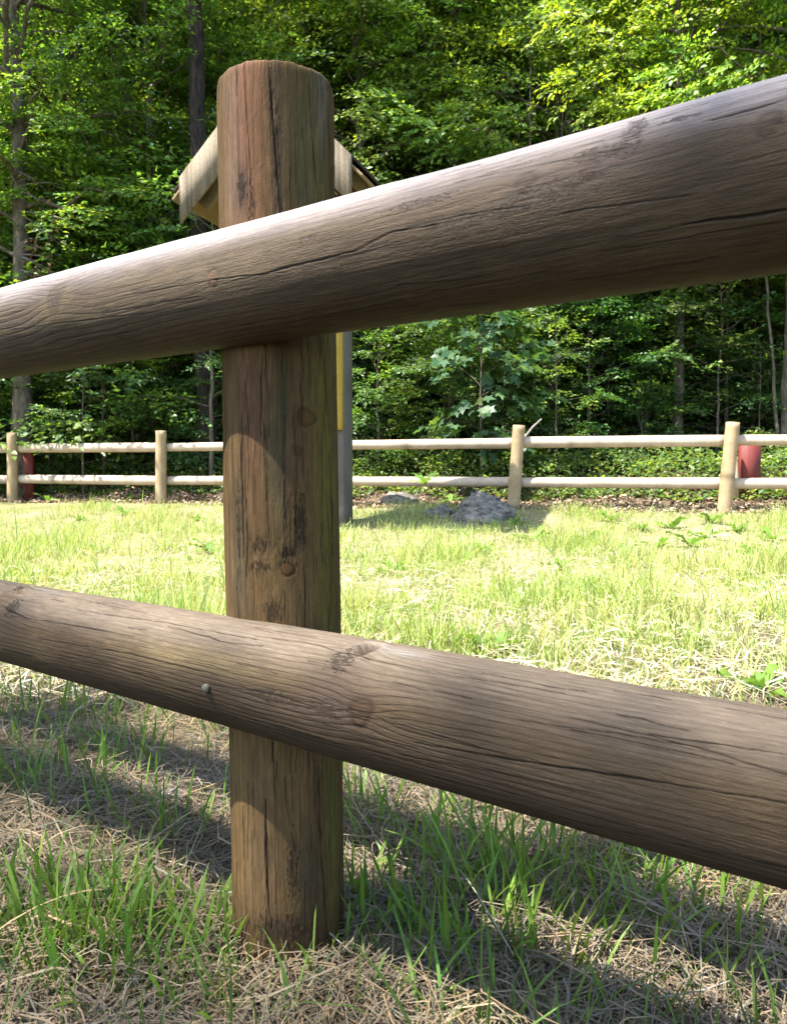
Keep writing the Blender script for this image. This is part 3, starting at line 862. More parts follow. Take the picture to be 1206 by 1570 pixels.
WL = (0.08, 0.062, 0.04); WH = (0.185, 0.15, 0.102)
DL = (0.077, 0.0595, 0.042); DH = (0.126, 0.1015, 0.0735)
zg = 0.09
APEX = 3.485; HALF = 0.71; FO = 1.0; RO = 0.62; MO = (FO - RO) / 2; HD = (FO + RO) / 2
for s in (-1, 1):
    # square posts of the board
    plank("post", (s * 0.230, 0.0, (2.75 + zg - 0.1) / 2), (2.75 - zg + 0.1) / 2, 0.11, 0.058, math.pi / 2, (0.07, 0.0616, 0.0504), (0.119, 0.105, 0.0875), M_PLANK, 3 + s, board)
    # barge boards of the front and rear gables
    sl = math.sqrt(2) * HALF
    for fo, nm in ((FO, "barge_board"), (-RO, "barge_board")):
        cx = s * HALF / 2; cz = APEX - HALF / 2 - 0.185
        n = 40
        xs = np.linspace(0.0, HALF, n)
        vv = []
        for xx in xs:
            zt_ = APEX - xx + 0.022; zb_ = zt_ - 0.35 + (0.0 if xx > 0.02 else 0.0)
            for (yy, zz) in ((fo - 0.014, zt_), (fo + 0.014, zt_), (fo + 0.014, zb_), (fo - 0.014, zb_)):
                vv.append(SR * (s * xx) + SN * yy + UP * zz)
        qs = []
        for i in range(n - 1):
            for k in range(4):
                q = (i * 4 + k, i * 4 + (k + 1) % 4, (i + 1) * 4 + (k + 1) % 4, (i + 1) * 4 + k)
                qs.append(q if s > 0 else q[::-1])
        qs.append((0, 1, 2, 3)); qs.append((n * 4 - 4, n * 4 - 3, n * 4 - 2, n * 4 - 1))
        vv = np.array(vv)
        loc = np.stack([vv.dot(SR) + s * vv[:, 2], vv.dot(SN), s * vv.dot(SR) - vv[:, 2]], -1)
        t = np.clip(0.5 + 1.1 * fbm(loc * np.array([3, 10, 26]) + s * 5 + fo, 3), 0, 1)[:, None]
        link(nm, mesh_np(nm, vv, np.array(qs), lerp(np.array(WL) * 1.1, np.array(WH) * 1.1, t), M_PLANK), board)
    # roof boards, seen from below under the eaves
    for i in range(5):
        d0_ = 0.10 + i * 0.205
        cxx = s * (d0_ + 0.1) / math.sqrt(2) * 1.0; czz = APEX - (d0_ + 0.1) / math.sqrt(2) - 0.05
        plank("roof_board", (cxx, MO, czz), 0.099, HD - 0.016, 0.011, -s * math.pi / 4, (0.132, 0.09, 0.042), (0.216, 0.156, 0.078), M_PLANK, i + s * 9, board)
    # felt covering a little longer than the boards
    lx = (sl + 0.10) / 2
    cc = (s * (lx / math.sqrt(2) + 0.012), MO, APEX - lx / math.sqrt(2) + 0.004)
    v, f = obox(cc, lx, HD - 0.03, 0.009, -s * math.pi / 4)
    link("roof_covering", mesh_np("roof_covering", v, f, None, M_ROOF), board)
    # rafters
    for fo in (0.70, 0.25, -0.2, -0.45):
        plank("rafter", (s * 0.36, fo, APEX - 0.36 - 0.13), 0.46, 0.03, 0.045, -s * math.pi / 4, WL, WH, M_PLANK, 7 + s + fo, board)
    # eaves beam
    plank("eaves_beam", (s * 0.230, MO, 2.80), 0.035, HD - 0.02, 0.05, 0, DL, DH, M_PLANK, 2.5 * s, board)
plank("tie_beam", (0, 0.03, 2.70), 0.40, 0.03, 0.07, 0, (0.2, 0.14, 0.08), (0.3, 0.22, 0.13), M_PLANK, 1.0, board)
plank("panel", (0.0, 0.133, 1.62), 0.288, 0.022, 0.74, 0, (0.275, 0.1815, 0.0275), (0.341, 0.231, 0.044), M_PLANK, 1.7, board)
for i in range(4):
    plank("gable_board", (0.0, 0.02, 2.86 + i * 0.15), 0.44 - i * 0.14, 0.012, 0.097, 0, (0.10, 0.06, 0.03), (0.17, 0.105, 0.055), M_PLANK, 4 + i, board)
for ch in board.children:
    ch.location = -SC * 0.0

# ------------------------------------------------------------------ small things by the far fence
def stone(name, label, px, py, w, d, h, seed, mat=M_ROCK):
    p0 = at(px, py, 1.0); r = p0 - EYE
    # ground hit
    dep = 6.0
    for _ in range(40):
        P = EYE + r * (dep / r[1])
        zz = float(gz(np.array([P[0]]), np.array([P[1]]))[0])
        dep += (P[2] - zz) * 4.0
        dep = min(max(dep, 1.0), 12.0)
    n, m = 28, 20
    th = np.linspace(0, 2 * math.pi, n, endpoint=False); ph = np.linspace(-0.9, math.pi / 2, m)
    T, Pp = np.meshgrid(th, ph)
    q = np.stack([np.cos(T) * np.cos(Pp), np.sin(T) * np.cos(Pp), np.sin(Pp)], -1).reshape(-1, 3)
    rr = 1 + 0.35 * fbm(q * 1.6 + seed, 3) + 0.10 * fbm(q * np.array([5, 5, 11]) + seed, 3)
    rr = rr - 0.06 * np.clip(1 - np.abs(fbm(q * 4.5 + seed + 3, 3)) * 4, 0, 1)
    v = q * rr[:, None] * np.array([w / 2, d / 2, h])
    i = np.arange(m - 1)[:, None] * n + np.arange(n)[None]
    j = np.arange(m - 1)[:, None] * n + (np.arange(n)[None] + 1) % n
    quads = np.stack([i, j, j + n, i + n], -1).reshape(-1, 4)
    o = link(name, mesh_np(name, v, quads, None, mat, True), None, (P[0], P[1], zz))
    return tag(o, label, "rock")


stone("boulder", "large rough grey boulder beside the foot of a pale fence post", 740, 800, 0.54, 0.36, 0.25, 2.0)
stone("stone", "small pale stone lying in the shaded grass left of the boulder", 676, 794, 0.30, 0.2, 0.11, 5.0)
stone("stone", "low grey stone under the far rails nearest the notice board", 612, 772, 0.42, 0.24, 0.13, 9.0)

# low red timber posts behind the far fence
for (px0, px1, y0, y1, dep, lab) in ((1133, 1163, 680, 745, 7.85, "dark red board-like post behind the far fence on the right"), (37, 53, 688, 745, 10.0, "narrow dark red post behind the far fence on the left")):
    a = at(px0, y0, dep); b = at(px1, y1, dep)
    w = (b[0] - a[0]) / 2; cx = (a[0] + b[0]) / 2
    zb = float(gz(np.array([cx]), np.array([dep]), False)[0]) - 0.1
    th = thing("red_post", lab, "post", (cx, dep, 0))
    acc = Acc()
    for i, (hw, z0, z1, dy) in enumerate(((w * 0.9, zb, a[2] - 0.01, 0.03),)):
        bv = 0.008
        v = []
        for z in (z0, z1 - bv, z1):
            k = bv if z == z1 else 0
            for (sx, sy) in ((-1, -1), (1, -1), (1, 1), (-1, 1)):
                v.append((sx * (hw - k), sy * (dy * 1.6 - k), z))
        q = []
        for lv in range(2):
            for k in range(4):
                q.append((lv * 4 + k, lv * 4 + (k + 1) % 4, lv * 4 + 4 + (k + 1) % 4, lv * 4 + 4 + k))
        q.append((8, 9, 10, 11)); q.append((3, 2, 1, 0))
        acc.add(v, q)
    link("upright", acc.mesh("upright", M_RED), th)
    if px0 > 600:
        p1 = at(1128, 735, dep - 0.1) - np.array([cx, dep, 0]); p2 = at(1122, 672, dep - 0.1) - np.array([cx, dep, 0])
        v, q, t = tube([p1 - [0, 0, 0.2], p1, p2], [0.03, 0.03, 0.028], 8)
        o = link("brace", mesh_np("brace", v, [q, t], np.full((len(v), 3), (0.36, 0.28, 0.19)), M_FAR), th)

# a bare stick leaning on the far fence
p1 = at(790, 668 + 60, 8.15); p2 = at(803, 672, 8.1); p3 = at(816, 655, 8.12); p4 = at(830, 642, 8.1)
v, q, t = tube([p1, p2, p3, p4], [0.014, 0.013, 0.011, 0.007], 8)
o = link("stick", mesh_np("stick", v, [q, t], None, M_STICK, True)); tag(o, "bare pale stick leaning behind a far fence post", "stick")

# white feather in the straw left of the post
acc = Acc()
fc = np.array([-0.345, 1.155, 0.03])
rs = np.random.default_rng(5)
for i in range(46):
    t = i / 45
    base = np.array([-0.022 + 0.05 * t, 0.012 - 0.03 * t, 0.004 + 0.004 * math.sin(3 * t)])
    for s in (-1, 1):
        d = np.array([0.5, s * 0.9, 0.25]) * (0.010 + 0.008 * math.sin(math.pi * t)) * rs.uniform(0.6, 1.2)
        w = np.array([0.0009, 0, 0])
        acc.add([base - w, base + w, base + d + rs.normal(0, 0.002, 3)], None, [(0, 1, 2)])
v, q, t = tube([(-0.028, 0.016, 0.002), (0, 0, 0.008), (0.03, -0.02, 0.004)], [0.0006, 0.0006, 0.0003], 5)
acc.add(v, q, t)
o = link("feather", acc.mesh("feather", M_FEATHER), None, tuple(fc)); tag(o, "white downy feather lying in the straw left of the thick post", "feather")

# ------------------------------------------------------------------ trees
def leaf_color(rs, n, base, var=0.3, yellow=0.15):
    b = np.array(base)[None, :] * np.exp(rs.normal(0, var, n))[:, None]
    y = np.clip(rs.normal(0, 1, n), -1, 2.5)[:, None] * yellow
    b = b * (1 + y * np.array([1.3, 0.5, -0.6])[None, :])
    return np.clip(b, 0.004, 0.6)


def spray(rs, L, leaf, kind='beech'):
    """flat leafy twig along +X. returns leaf base positions and directions"""
    pos = []; dirs = []
    ntw = max(4, int(L / 0.075))
    for i in range(ntw + 1):
        t = (i + 0.4) / (ntw + 0.6)
        side = 1 if i % 2 else -1
        a = side * math.radians(rs.uniform(35, 58)) if i < ntw else 0.0
        tl = L * 0.55 * (1 - 0.72 * t) * rs.uniform(0.7, 1.15) if i < ntw else L * 0.2
        b0 = np.array([L * t, 0, 0.0])
        d = np.array([math.cos(a), math.sin(a), rs.normal(0, 0.08)])
        nl = max(2, int(tl / (leaf * 0.52)))
        for k in range(nl):
            p = b0 + d * tl * (k + 0.7) / nl
            s2 = 1 if k % 2 else -1
            aa = a + s2 * math.radians(rs.uniform(25, 55)) if k < nl - 1 else a
            pos.append(p); dirs.append((math.cos(aa), math.sin(aa), rs.normal(-0.08, 0.22)))
    pos = np.array(pos); dirs = np.array(dirs)
    pos[:, 2] -= 0.22 * pos[:, 0] ** 2 / L + rs.normal(0, 0.012, len(pos))
    return pos, dirs


def leaf_mesh(pos, dirs, normals, size, col, kind='oval'):
    """leaves as folded blades. all arrays (n,3); size (n,)"""
    d = dirs / np.linalg.norm(dirs, axis=1)[:, None]
    side = np.cross(normals, d); side /= np.linalg.norm(side, axis=1)[:, None] + 1e-9
    nn = np.cross(d, side)
    if kind == 'oval':
        tpl = np.array([(0, 0, 0), (0.38, 0.30, 0.07), (1.0, 0, -0.08), (0.42, -0.30, 0.07), (0.75, 0.2, 0.01), (0.75, -0.2, 0.01)])
        tri = np.array([(0, 3, 1), (1, 3, 5), (1, 5, 4), (4, 5, 2)])
        tpl = np.array([(0, 0, 0), (0.45, 0.31, 0.08), (1.0, 0, -0.10), (0.45, -0.31, 0.08)])
        tri = np.array([(0, 3, 2), (0, 2, 1)])
    else:   # five-lobed maple leaf
        tpl = np.array([(0, 0, 0), (0.10, 0.42, 0.05), (0.36, 0.26, 0.05), (0.62, 0.55, 0.0), (0.62, 0.20, 0.04), (1.0, 0.0, -0.12),
                        (0.62, -0.20, 0.04), (0.62, -0.55, 0.0), (0.36, -0.26, 0.05), (0.10, -0.42, 0.05)])
        tri = np.array([(0, 2, 1), (2, 4, 3), (4, 6, 5), (6, 8, 7), (8, 0, 9), (0, 4, 2), (0, 6, 4), (0, 8, 6)])
    n = len(pos); m = len(tpl)
    V = pos[:, None, :] + size[:, None, None] * (tpl[None, :, 0:1] * d[:, None, :] + tpl[None, :, 1:2] * side[:, None, :] + tpl[None, :, 2:3] * nn[:, None, :])
    T = tri[None] + (np.arange(n) * m)[:, None, None]
    C = np.repeat(col[:, None, :], m, 1)
    return V.reshape(-1, 3), T.reshape(-1, 3), C.reshape(-1, 3)


def place_sprays(rs, templates, origins, yaws, pitches, rolls, scales, leaf, base, var, yellow, kind, tilt=0.33, outward=0.5):
    VP = []; VD = []; VN = []; SZ = []
    for o, ya, pi_, ro, sc in zip(origins, yaws, pitches, rolls, scales):
        pos, dirs = templates[rs.integers(len(templates))]
        M = np.array(Matrix.Rotation(ya, 3, 'Z') @ Matrix.Rotation(-pi_, 3, 'Y') @ Matrix.Rotation(ro, 3, 'X'))
        VP.append(o + (pos * sc) @ M.T); VD.append(dirs @ M.T)
        nrm = np.array([0, 0, 1.0]) @ M.T
        ow = VP[-1] * np.array([1.0, 1.0, 0.0]); ow = ow / (np.linalg.norm(ow, axis=1)[:, None] + 0.3)
        VN.append(nrm + outward * ow + rs.normal(0, tilt, (len(pos), 3)))   # leaves face up and outward to the light
        SZ.append(leaf * sc ** 0.3 * rs.uniform(0.65, 1.25, len(pos)))
    pos = np.concatenate(VP); dirs = np.concatenate(VD); nn = np.concatenate(VN); sz = np.concatenate(SZ)
    nn /= np.linalg.norm(nn, axis=1)[:, None]
    col = leaf_color(rs, len(pos), base, var, yellow)
    return leaf_mesh(pos, dirs, nn, sz, col, kind)


def tree_parts(seed, H, cb, R, r0, nl, sp_per_m, L, leaf, base, bark, kind='oval', var=0.28, yellow=0.15, limb_pitch=(5, 35), bend=0.25, crown_pow=0.8, inner=0.28, wob=1.0, trunk_to=0.96, droop=0.02, tilt=0.36, outward=0.55):
    rs = np.random.default_rng(seed)
    m = 26
    t = np.linspace(0, 1, m)
    wx = np.cumsum(rs.normal(0, 0.012 * wob, m)); wy = np.cumsum(rs.normal(0, 0.012 * wob, m))
    path = np.stack([wx * H / 8, wy * H / 8, -0.25 + t * (H * trunk_to + 0.25)], -1)
    rad = r0 * ((1 - t) ** 0.75 * 0.92 + 0.06) * (1 + 0.5 * np.exp(-t * H / 0.25))
    v, q, tr = tube(path, rad, 14 if r0 > 0.05 else 7, 0.10, True, seed)
    trunk = mesh_np("trunk", v, [q, tr], None, bark, True)
    limbs = Acc(); O = []; YA = []; PI = []; RO = []; SCs = []
    tpl = [spray(rs, L, leaf, kind) for _ in range(7)]
    for i in range(nl):
        f = (i + rs.uniform(0, 1)) / nl
        h = cb + (H * 0.97 - cb) * f ** 0.9
        prof = (math.sin(math.pi * min(max(0.12 + 0.88 * f, 0), 1)) ** crown_pow) if f > 0.35 else lerp(0.72, 0.93, f / 0.35)
        prof = max(prof, 0.18)
        az = i * 2.39996 + rs.normal(0, 0.35)
        ln = R * prof * rs.uniform(0.7, 1.15)
        p0 = math.radians(rs.uniform(*limb_pitch)) + f * 0.5
        mm = 7
        tt = np.linspace(0, 1, mm)
        base_p = np.array([np.interp(h, path[:, 2], path[:, 0]), np.interp(h, path[:, 2], path[:, 1]), h])
        hd = np.array([math.cos(az), math.sin(az), 0.0])
        lp = base_p + hd * (tt * ln * math.cos(p0))[:, None] + np.array([0, 0, 1.0]) * (tt * ln * math.sin(p0) - bend * ln * 0.5 * tt ** 2)[:, None]
        lp[1:] += rs.normal(0, 0.02 * ln, (mm - 1, 3))
        rr = max(0.006, r0 * 0.30 * (ln / R)) * (1 - 0.85 * tt)
        v, q, tr = tube(lp, rr, 6, 0.0, False)
        limbs.add(v, q, None)
        ns = max(2, int(ln * sp_per_m * rs.uniform(0.8, 1.2)))
        for k in range(ns):
            u = inner + (1 - inner) * ((k + rs.uniform(0.2, 0.9)) / ns)
            o = np.array([np.interp(u, tt, lp[:, a]) for a in range(3)])
            side = 1 if k % 2 else -1
            ya = az + side * rs.uniform(0.15, 1.25) * (1.15 - 0.6 * u)
            O.append(o); YA.append(ya); PI.append(rs.normal(droop, 0.22) + 0.2 * f); RO.append(rs.normal(0, 0.3)); SCs.append(rs.uniform(0.65, 1.2))
    V, T, C = place_sprays(rs, tpl, O, YA, PI, RO, SCs, leaf, base, var, yellow, kind, tilt, outward)
    fol = mesh_np("foliage", V, T, C, M_LEAF)
    br = limbs.mesh("branches", bark, True)
    return trunk, br, fol


G_BEECH = (0.095, 0.155, 0.034)
G_MID = (0.082, 0.138, 0.046)
G_COOL = (0.06, 0.115, 0.055)
G_BRIGHT = (0.135, 0.18, 0.022)

TYPES = {
    'beech': tree_parts(11, 9.0, 0.9, 2.7, 0.12, 54, 5.2, 0.75, 0.085, G_BEECH, M_BARK_MID, inner=0.35),
    'bright': tree_parts(12, 9.5, 3.1, 3.0, 0.12, 50, 5.2, 0.70, 0.080, G_BRIGHT, M_BARK_MID, yellow=0.22, limb_pitch=(0, 30), inner=0.35),
    'maple': tree_parts(13, 10.0, 3.0, 2.3, 0.15, 46, 4.6, 0.70, 0.095, G_MID, M_BARK_PALE, yellow=0.28, var=0.35, limb_pitch=(-5, 40), inner=0.5),
    'tall': tree_parts(14, 13.0, 3.6, 2.8, 0.17, 42, 4.2, 0.85, 0.10, G_MID, M_BARK_DARK, limb_pitch=(0, 25)),
    'bare': tree_parts(24, 13.0, 6.4, 2.4, 0.155, 26, 4.0, 0.85, 0.10, G_MID, M_BARK_DARK, wob=1.3, limb_pitch=(0, 25)),
    'low': tree_parts(26, 3.4, 0.35, 1.8, 0.045, 34, 6.0, 0.60, 0.080, G_BEECH, M_BARK_MID, limb_pitch=(5, 30), bend=0.45, inner=0.2),
    'mass': tree_parts(27, 8.5, 2.6, 2.5, 0.085, 58, 7.0, 0.62, 0.080, G_BRIGHT, M_BARK_MID, yellow=0.14, limb_pitch=(0, 35), inner=0.3, bend=0.4, var=0.32, droop=-0.25, tilt=0.5, outward=1.0),
    'sapling': tree_parts(15, 3.2, 0.5, 0.95, 0.024, 20, 4.6, 0.42, 0.065, G_MID, M_BARK_MID, bend=0.4, wob=1.6),
    'sycamore': tree_parts(16, 2.6, 0.3, 0.8, 0.022, 26, 5.4, 0.36, 0.145, G_COOL, M_BARK_MID, 'maple', bend=0.5, wob=1.5, droop=-0.35),
    'shrub': tree_parts(17, 1.7, 0.1, 1.0, 0.022, 24, 5.5, 0.42, 0.065, G_BEECH, M_BARK_MID, limb_pitch=(15, 60), bend=0.3),
    'pole': tree_parts(18, 7.5, 3.4, 1.3, 0.030, 16, 3.2, 0.55, 0.08, G_MID, M_BARK_PALE, wob=1.2),
}
PROTO = {}


def plant_tree(kind, name, label, cat, x, y, rz, sc, tint=(1, 1, 1), group=None, tilt=(0, 0), nsc=None):
    z = float(gz(np.array([x]), np.array([y]), False)[0])
    if kind not in PROTO:
        tr, br, fo = TYPES[kind]
        t = thing(name, label, cat)
        link("trunk", tr, t)
        link("branches", br, t)
        o = link("foliage", fo, t); o["kind"] = "stuff"
        PROTO[kind] = t
    else:
        t = copy_tree(PROTO[kind])
        t.name = name
        for ch in t.children:
            ch.name = ch.data.name.split(".")[0]
    t.location = (x, y, z - 0.03)
    t.rotation_euler = (tilt[0], tilt[1], rz)
    t.scale = (sc, sc, sc * (nsc or 1.0))
    tag(t, label, cat)
    if "group" in t.keys(): del t["group"]
    if group: t["group"] = group
    for ch in t.children:
        if ch.get("kind") == "stuff":
            ch.color = (*tint, 1)
    return t


def xd(px, dep): return (px - 603) / FPX * dep

# the trees one can tell apart
t1 = plant_tree('maple', "broadleaf_tree", "broad-leaved tree with slim grey trunk and withered brown twigs at the left edge", "tree", xd(36, 10.3), 10.3, 0.4, 0.95, (1.5, 1.4, 1.0))
plant_tree('bare', "dark_trunk_tree", "tall tree with thick bare dark trunk rising above the notice board roof", "tree", xd(306, 10.3), 10.3, 1.9, 1.0, (1, 1, 1), None, (0.0, 0.008))
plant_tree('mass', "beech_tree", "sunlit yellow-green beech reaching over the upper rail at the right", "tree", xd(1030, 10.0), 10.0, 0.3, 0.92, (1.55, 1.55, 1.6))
plant_tree('sycamore', "maple_sapling", "young maple with big dull green lobed leaves behind the boulder", "sapling", xd(735, 9.0), 9.0, 0.2, 0.95, (1.1, 1.1, 1.0))
plant_tree('sapling', "beech_sapling", "thin sapling with small bright leaves right of the middle far post", "sapling", xd(850, 8.9), 8.9, 2.2, 0.62, (1.6, 1.5, 1.0))
plant_tree('sapling', "beech_sapling", "sapling with one bright layered branch behind the rightmost far post", "sapling", xd(1095, 9.6), 9.6, 1.0, 0.85, (1.4, 1.4, 1.0))
plant_tree('pole', "young_tree", "thin pale curved stem standing at the right edge behind the red post", "tree", xd(1190, 9.2), 9.2, 2.0, 0.8, (1, 1, 1), None, (0.0, 0.06))
plant_tree('pole', "young_tree", "left one of two thin pale stems right of the young maple", "tree", xd(818, 10.2), 10.2, 3.0, 0.85)
plant_tree('pole', "young_tree", "straight thin grey stem behind the small bright sapling", "tree", xd(846, 10.6), 10.6, 5.0, 0.9)
plant_tree('low', "beech_bush", "bushy low beech with bright layered sprays between pale trunk and left edge", "shrub", xd(205, 10.7), 10.7, 0.3, 0.62, (1.3, 1.3, 1.0))
plant_tree('low', "beech_bush", "taller dense green bush behind the low layered beech at the left", "shrub", xd(200, 11.6), 11.6, 2.3, 1.25, (1.1, 1.2, 1.0))

# dry brown twigs on the trunk at the left edge
rs = np.random.default_rng(77)
acc = Acc()
pos = []; dirs = []
for i in range(34):
    h = rs.uniform(2.1, 4.6); a = rs.uniform(-1.2, 0.9); ln = rs.uniform(0.3, 0.95)
    d = np.array([math.cos(a), math.sin(a) - 0.5, rs.uniform(-0.6, 0.25)]); d /= np.linalg.norm(d)
    tt = np.linspace(0, 1, 5)[:, None]
    pth = np.array([0.02, -0.05, h]) + d * ln * tt + np.array([0, 0, -0.25]) * tt ** 2 * ln
    v, q, tr = tube(pth, 0.006 * (1.1 - tt[:, 0]), 5, 0, False)
    acc.add(v, q)
    for k in range(int(rs.integers(4, 16)) if h < 3.9 else 2):
        u = rs.uniform(0.3, 1); pos.append([np.interp(u, tt[:, 0], pth[:, c]) for c in range(3)] + rs.normal(0, 0.04, 3)); dirs.append(rs.normal(0, 1, 3) + [0, 0, -1.2])
inv = 1 / t1.scale[0]
link("dead_twigs", mesh_np("dead_twigs", np.concatenate(acc.v) * inv, np.concatenate(acc.q), None, M_STICK), t1)
n = len(pos); nn = rs.normal(0, 1, (n, 3)); nn /= np.linalg.norm(nn, axis=1)[:, None]
V, T, C = leaf_mesh(np.array(pos) * inv, np.array(dirs), nn, rs.uniform(0.04, 0.08, n) * inv, leaf_color(rs, n, (0.22, 0.13, 0.07), 0.3, 0.1), 'oval')
dl = link("dead_leaves", mesh_np("dead_leaves", V, T, C, M_LITTER), t1); dl["kind"] = "stuff"; dl["label"] = "withered brown leaves hanging on the trunk"

# unseen tree added behind and left of the camera so its crown edge dapples the ground by the near fence
plant_tree('tall', "broadleaf_tree", "tall unseen tree added outside the view to dapple the ground by the near fence", "tree", -6.45, -3.15, 0.8, 1.0)

# second row and the wood on the slope
rs = np.random.default_rng(21)
OFF = "leafy tree of the sunlit front row beyond the edge of the view"
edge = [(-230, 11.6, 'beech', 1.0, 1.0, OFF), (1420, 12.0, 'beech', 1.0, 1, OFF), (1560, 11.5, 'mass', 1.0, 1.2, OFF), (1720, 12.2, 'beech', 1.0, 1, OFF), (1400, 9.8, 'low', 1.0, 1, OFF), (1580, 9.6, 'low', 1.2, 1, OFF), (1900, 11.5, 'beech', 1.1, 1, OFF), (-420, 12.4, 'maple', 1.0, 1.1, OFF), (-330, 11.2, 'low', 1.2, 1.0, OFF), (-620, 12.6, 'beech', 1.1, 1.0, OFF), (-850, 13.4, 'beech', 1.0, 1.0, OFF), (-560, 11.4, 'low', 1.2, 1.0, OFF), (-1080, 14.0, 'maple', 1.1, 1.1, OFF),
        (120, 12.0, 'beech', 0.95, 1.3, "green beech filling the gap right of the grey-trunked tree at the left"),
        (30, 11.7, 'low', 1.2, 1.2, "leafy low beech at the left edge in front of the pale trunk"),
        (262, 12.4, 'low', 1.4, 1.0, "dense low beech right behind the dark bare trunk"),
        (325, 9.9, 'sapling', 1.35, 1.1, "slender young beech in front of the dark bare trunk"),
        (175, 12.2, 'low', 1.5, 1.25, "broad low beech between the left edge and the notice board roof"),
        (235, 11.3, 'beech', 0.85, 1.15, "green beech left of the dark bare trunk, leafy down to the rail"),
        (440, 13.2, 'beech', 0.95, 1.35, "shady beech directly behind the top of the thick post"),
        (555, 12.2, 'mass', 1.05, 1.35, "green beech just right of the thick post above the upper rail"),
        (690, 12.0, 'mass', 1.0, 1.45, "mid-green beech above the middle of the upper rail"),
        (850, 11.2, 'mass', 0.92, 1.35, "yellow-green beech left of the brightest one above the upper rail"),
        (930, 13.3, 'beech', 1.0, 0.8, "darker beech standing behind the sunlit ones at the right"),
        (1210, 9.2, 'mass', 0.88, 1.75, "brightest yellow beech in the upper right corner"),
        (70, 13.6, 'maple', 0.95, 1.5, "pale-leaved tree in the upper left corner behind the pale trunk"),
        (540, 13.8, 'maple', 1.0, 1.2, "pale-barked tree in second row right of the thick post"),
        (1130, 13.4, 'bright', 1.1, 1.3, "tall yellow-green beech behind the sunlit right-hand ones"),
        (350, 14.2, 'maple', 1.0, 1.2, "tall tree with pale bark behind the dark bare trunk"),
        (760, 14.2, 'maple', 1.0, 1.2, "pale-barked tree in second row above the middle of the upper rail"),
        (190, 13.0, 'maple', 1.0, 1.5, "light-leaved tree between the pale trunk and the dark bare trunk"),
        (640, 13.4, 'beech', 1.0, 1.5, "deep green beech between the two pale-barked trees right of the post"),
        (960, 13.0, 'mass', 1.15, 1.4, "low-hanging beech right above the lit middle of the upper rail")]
for (px, dep, kd, sc, br, lab) in edge:
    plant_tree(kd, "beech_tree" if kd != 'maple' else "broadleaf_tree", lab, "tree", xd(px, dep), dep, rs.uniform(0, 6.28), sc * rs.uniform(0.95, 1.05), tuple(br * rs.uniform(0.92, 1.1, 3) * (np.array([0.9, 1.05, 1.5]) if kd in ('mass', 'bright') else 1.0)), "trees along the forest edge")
for row, (d0_, n, x0, x1) in enumerate([(15.5, 11, -12, 12), (19, 11, -15, 15), (23.5, 14, -24, 18), (29, 14, -28, 22)]):
    for i in range(n):
        x = x0 + (x1 - x0) * (i + rs.uniform(0.1, 0.9)) / n
        y = d0_ + rs.uniform(-1.2, 1.2) - 0.32 * x * 0.6
        kd = ['tall', 'beech', 'tall', 'maple'][int(rs.integers(4))]
        plant_tree(kd, "forest_tree", "tree further up the dark wooded slope behind the forest edge", "tree", x, y, rs.uniform(0, 6.28), rs.uniform(1.05, 1.35) + 0.15 * (row > 1), tuple(rs.uniform(0.8, 1.2, 3)), "trees up the wooded slope")
# understorey: saplings and shrubs in the shade
under = [(75, 10.9, 'shrub', 0.7), (130, 10.0, 'sapling', 0.7), (160, 10.6, 'low', 0.7), (250, 10.8, 'low', 0.75), (-90, 11.2, 'low', 0.9), (100, 12.0, 'low', 0.95), (-160, 10.4, 'low', 0.9),
         (330, 10.4, 'shrub', 0.8), (400, 10.5, 'low', 0.7), (600, 10.6, 'shrub', 0.9), (680, 10.4, 'sapling', 0.7), (800, 11.5, 'low', 0.8), (930, 10.5, 'sapling', 0.9), (330, 11.6, 'low', 1.1),
         (1010, 10.9, 'low', 0.8), (1150, 10.6, 'low', 0.8), (1230, 10.0, 'shrub', 0.8), (1300, 9.8, 'sapling', 0.9), (560, 11.6, 'low', 0.9), (150, 12.4, 'low', 1.3), (0, 11.9, 'low', 1.1), (1160, 9.4, 'sapling', 0.5),
         (740, 11.6, 'low', 1.0), (880, 11.2, 'low', 0.9), (1080, 11.8, 'low', 1.0), (470, 11.8, 'low', 1.1), (640, 12.0, 'low', 1.1), (580, 10.0, 'low', 0.6), (690, 9.7, 'low', 0.55), (900, 10.0, 'low', 0.65), (990, 10.3, 'low', 0.8), (1110, 10.2, 'low', 0.75), (1200, 10.6, 'low', 0.9), (780, 10.9, 'low', 0.9), (840, 10.2, 'low', 0.6), (960, 12.4, 'low', 1.2), (1210, 11.6, 'low', 1.1), (770, 10.4, 'shrub', .7), (980, 9.7, 'shrub', 0.6), (1040, 9.9, 'sapling', 0.7)]
for i, (px, dep, kd, sc) in enumerate(under):
    plant_tree(kd, "understorey_sapling" if kd == 'sapling' else "shrub", "leafy young growth in the shade under the forest edge", "sapling" if kd == 'sapling' else "shrub",
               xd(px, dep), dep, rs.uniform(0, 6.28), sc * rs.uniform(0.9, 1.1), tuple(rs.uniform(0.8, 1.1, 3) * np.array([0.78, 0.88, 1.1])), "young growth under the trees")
for i in range(34):
    x = -13 + 26 * (i + rs.uniform(0, 1)) / 34; y = 12.8 + rs.uniform(0, 3.5) - 0.25 * x
    plant_tree('low', "shrub", "dark bush on the shaded slope behind the forest edge", "shrub", x, y, rs.uniform(0, 6.28), rs.uniform(0.7, 1.2), tuple(rs.uniform(0.7, 1.05, 3)), "bushes on the shaded slope")

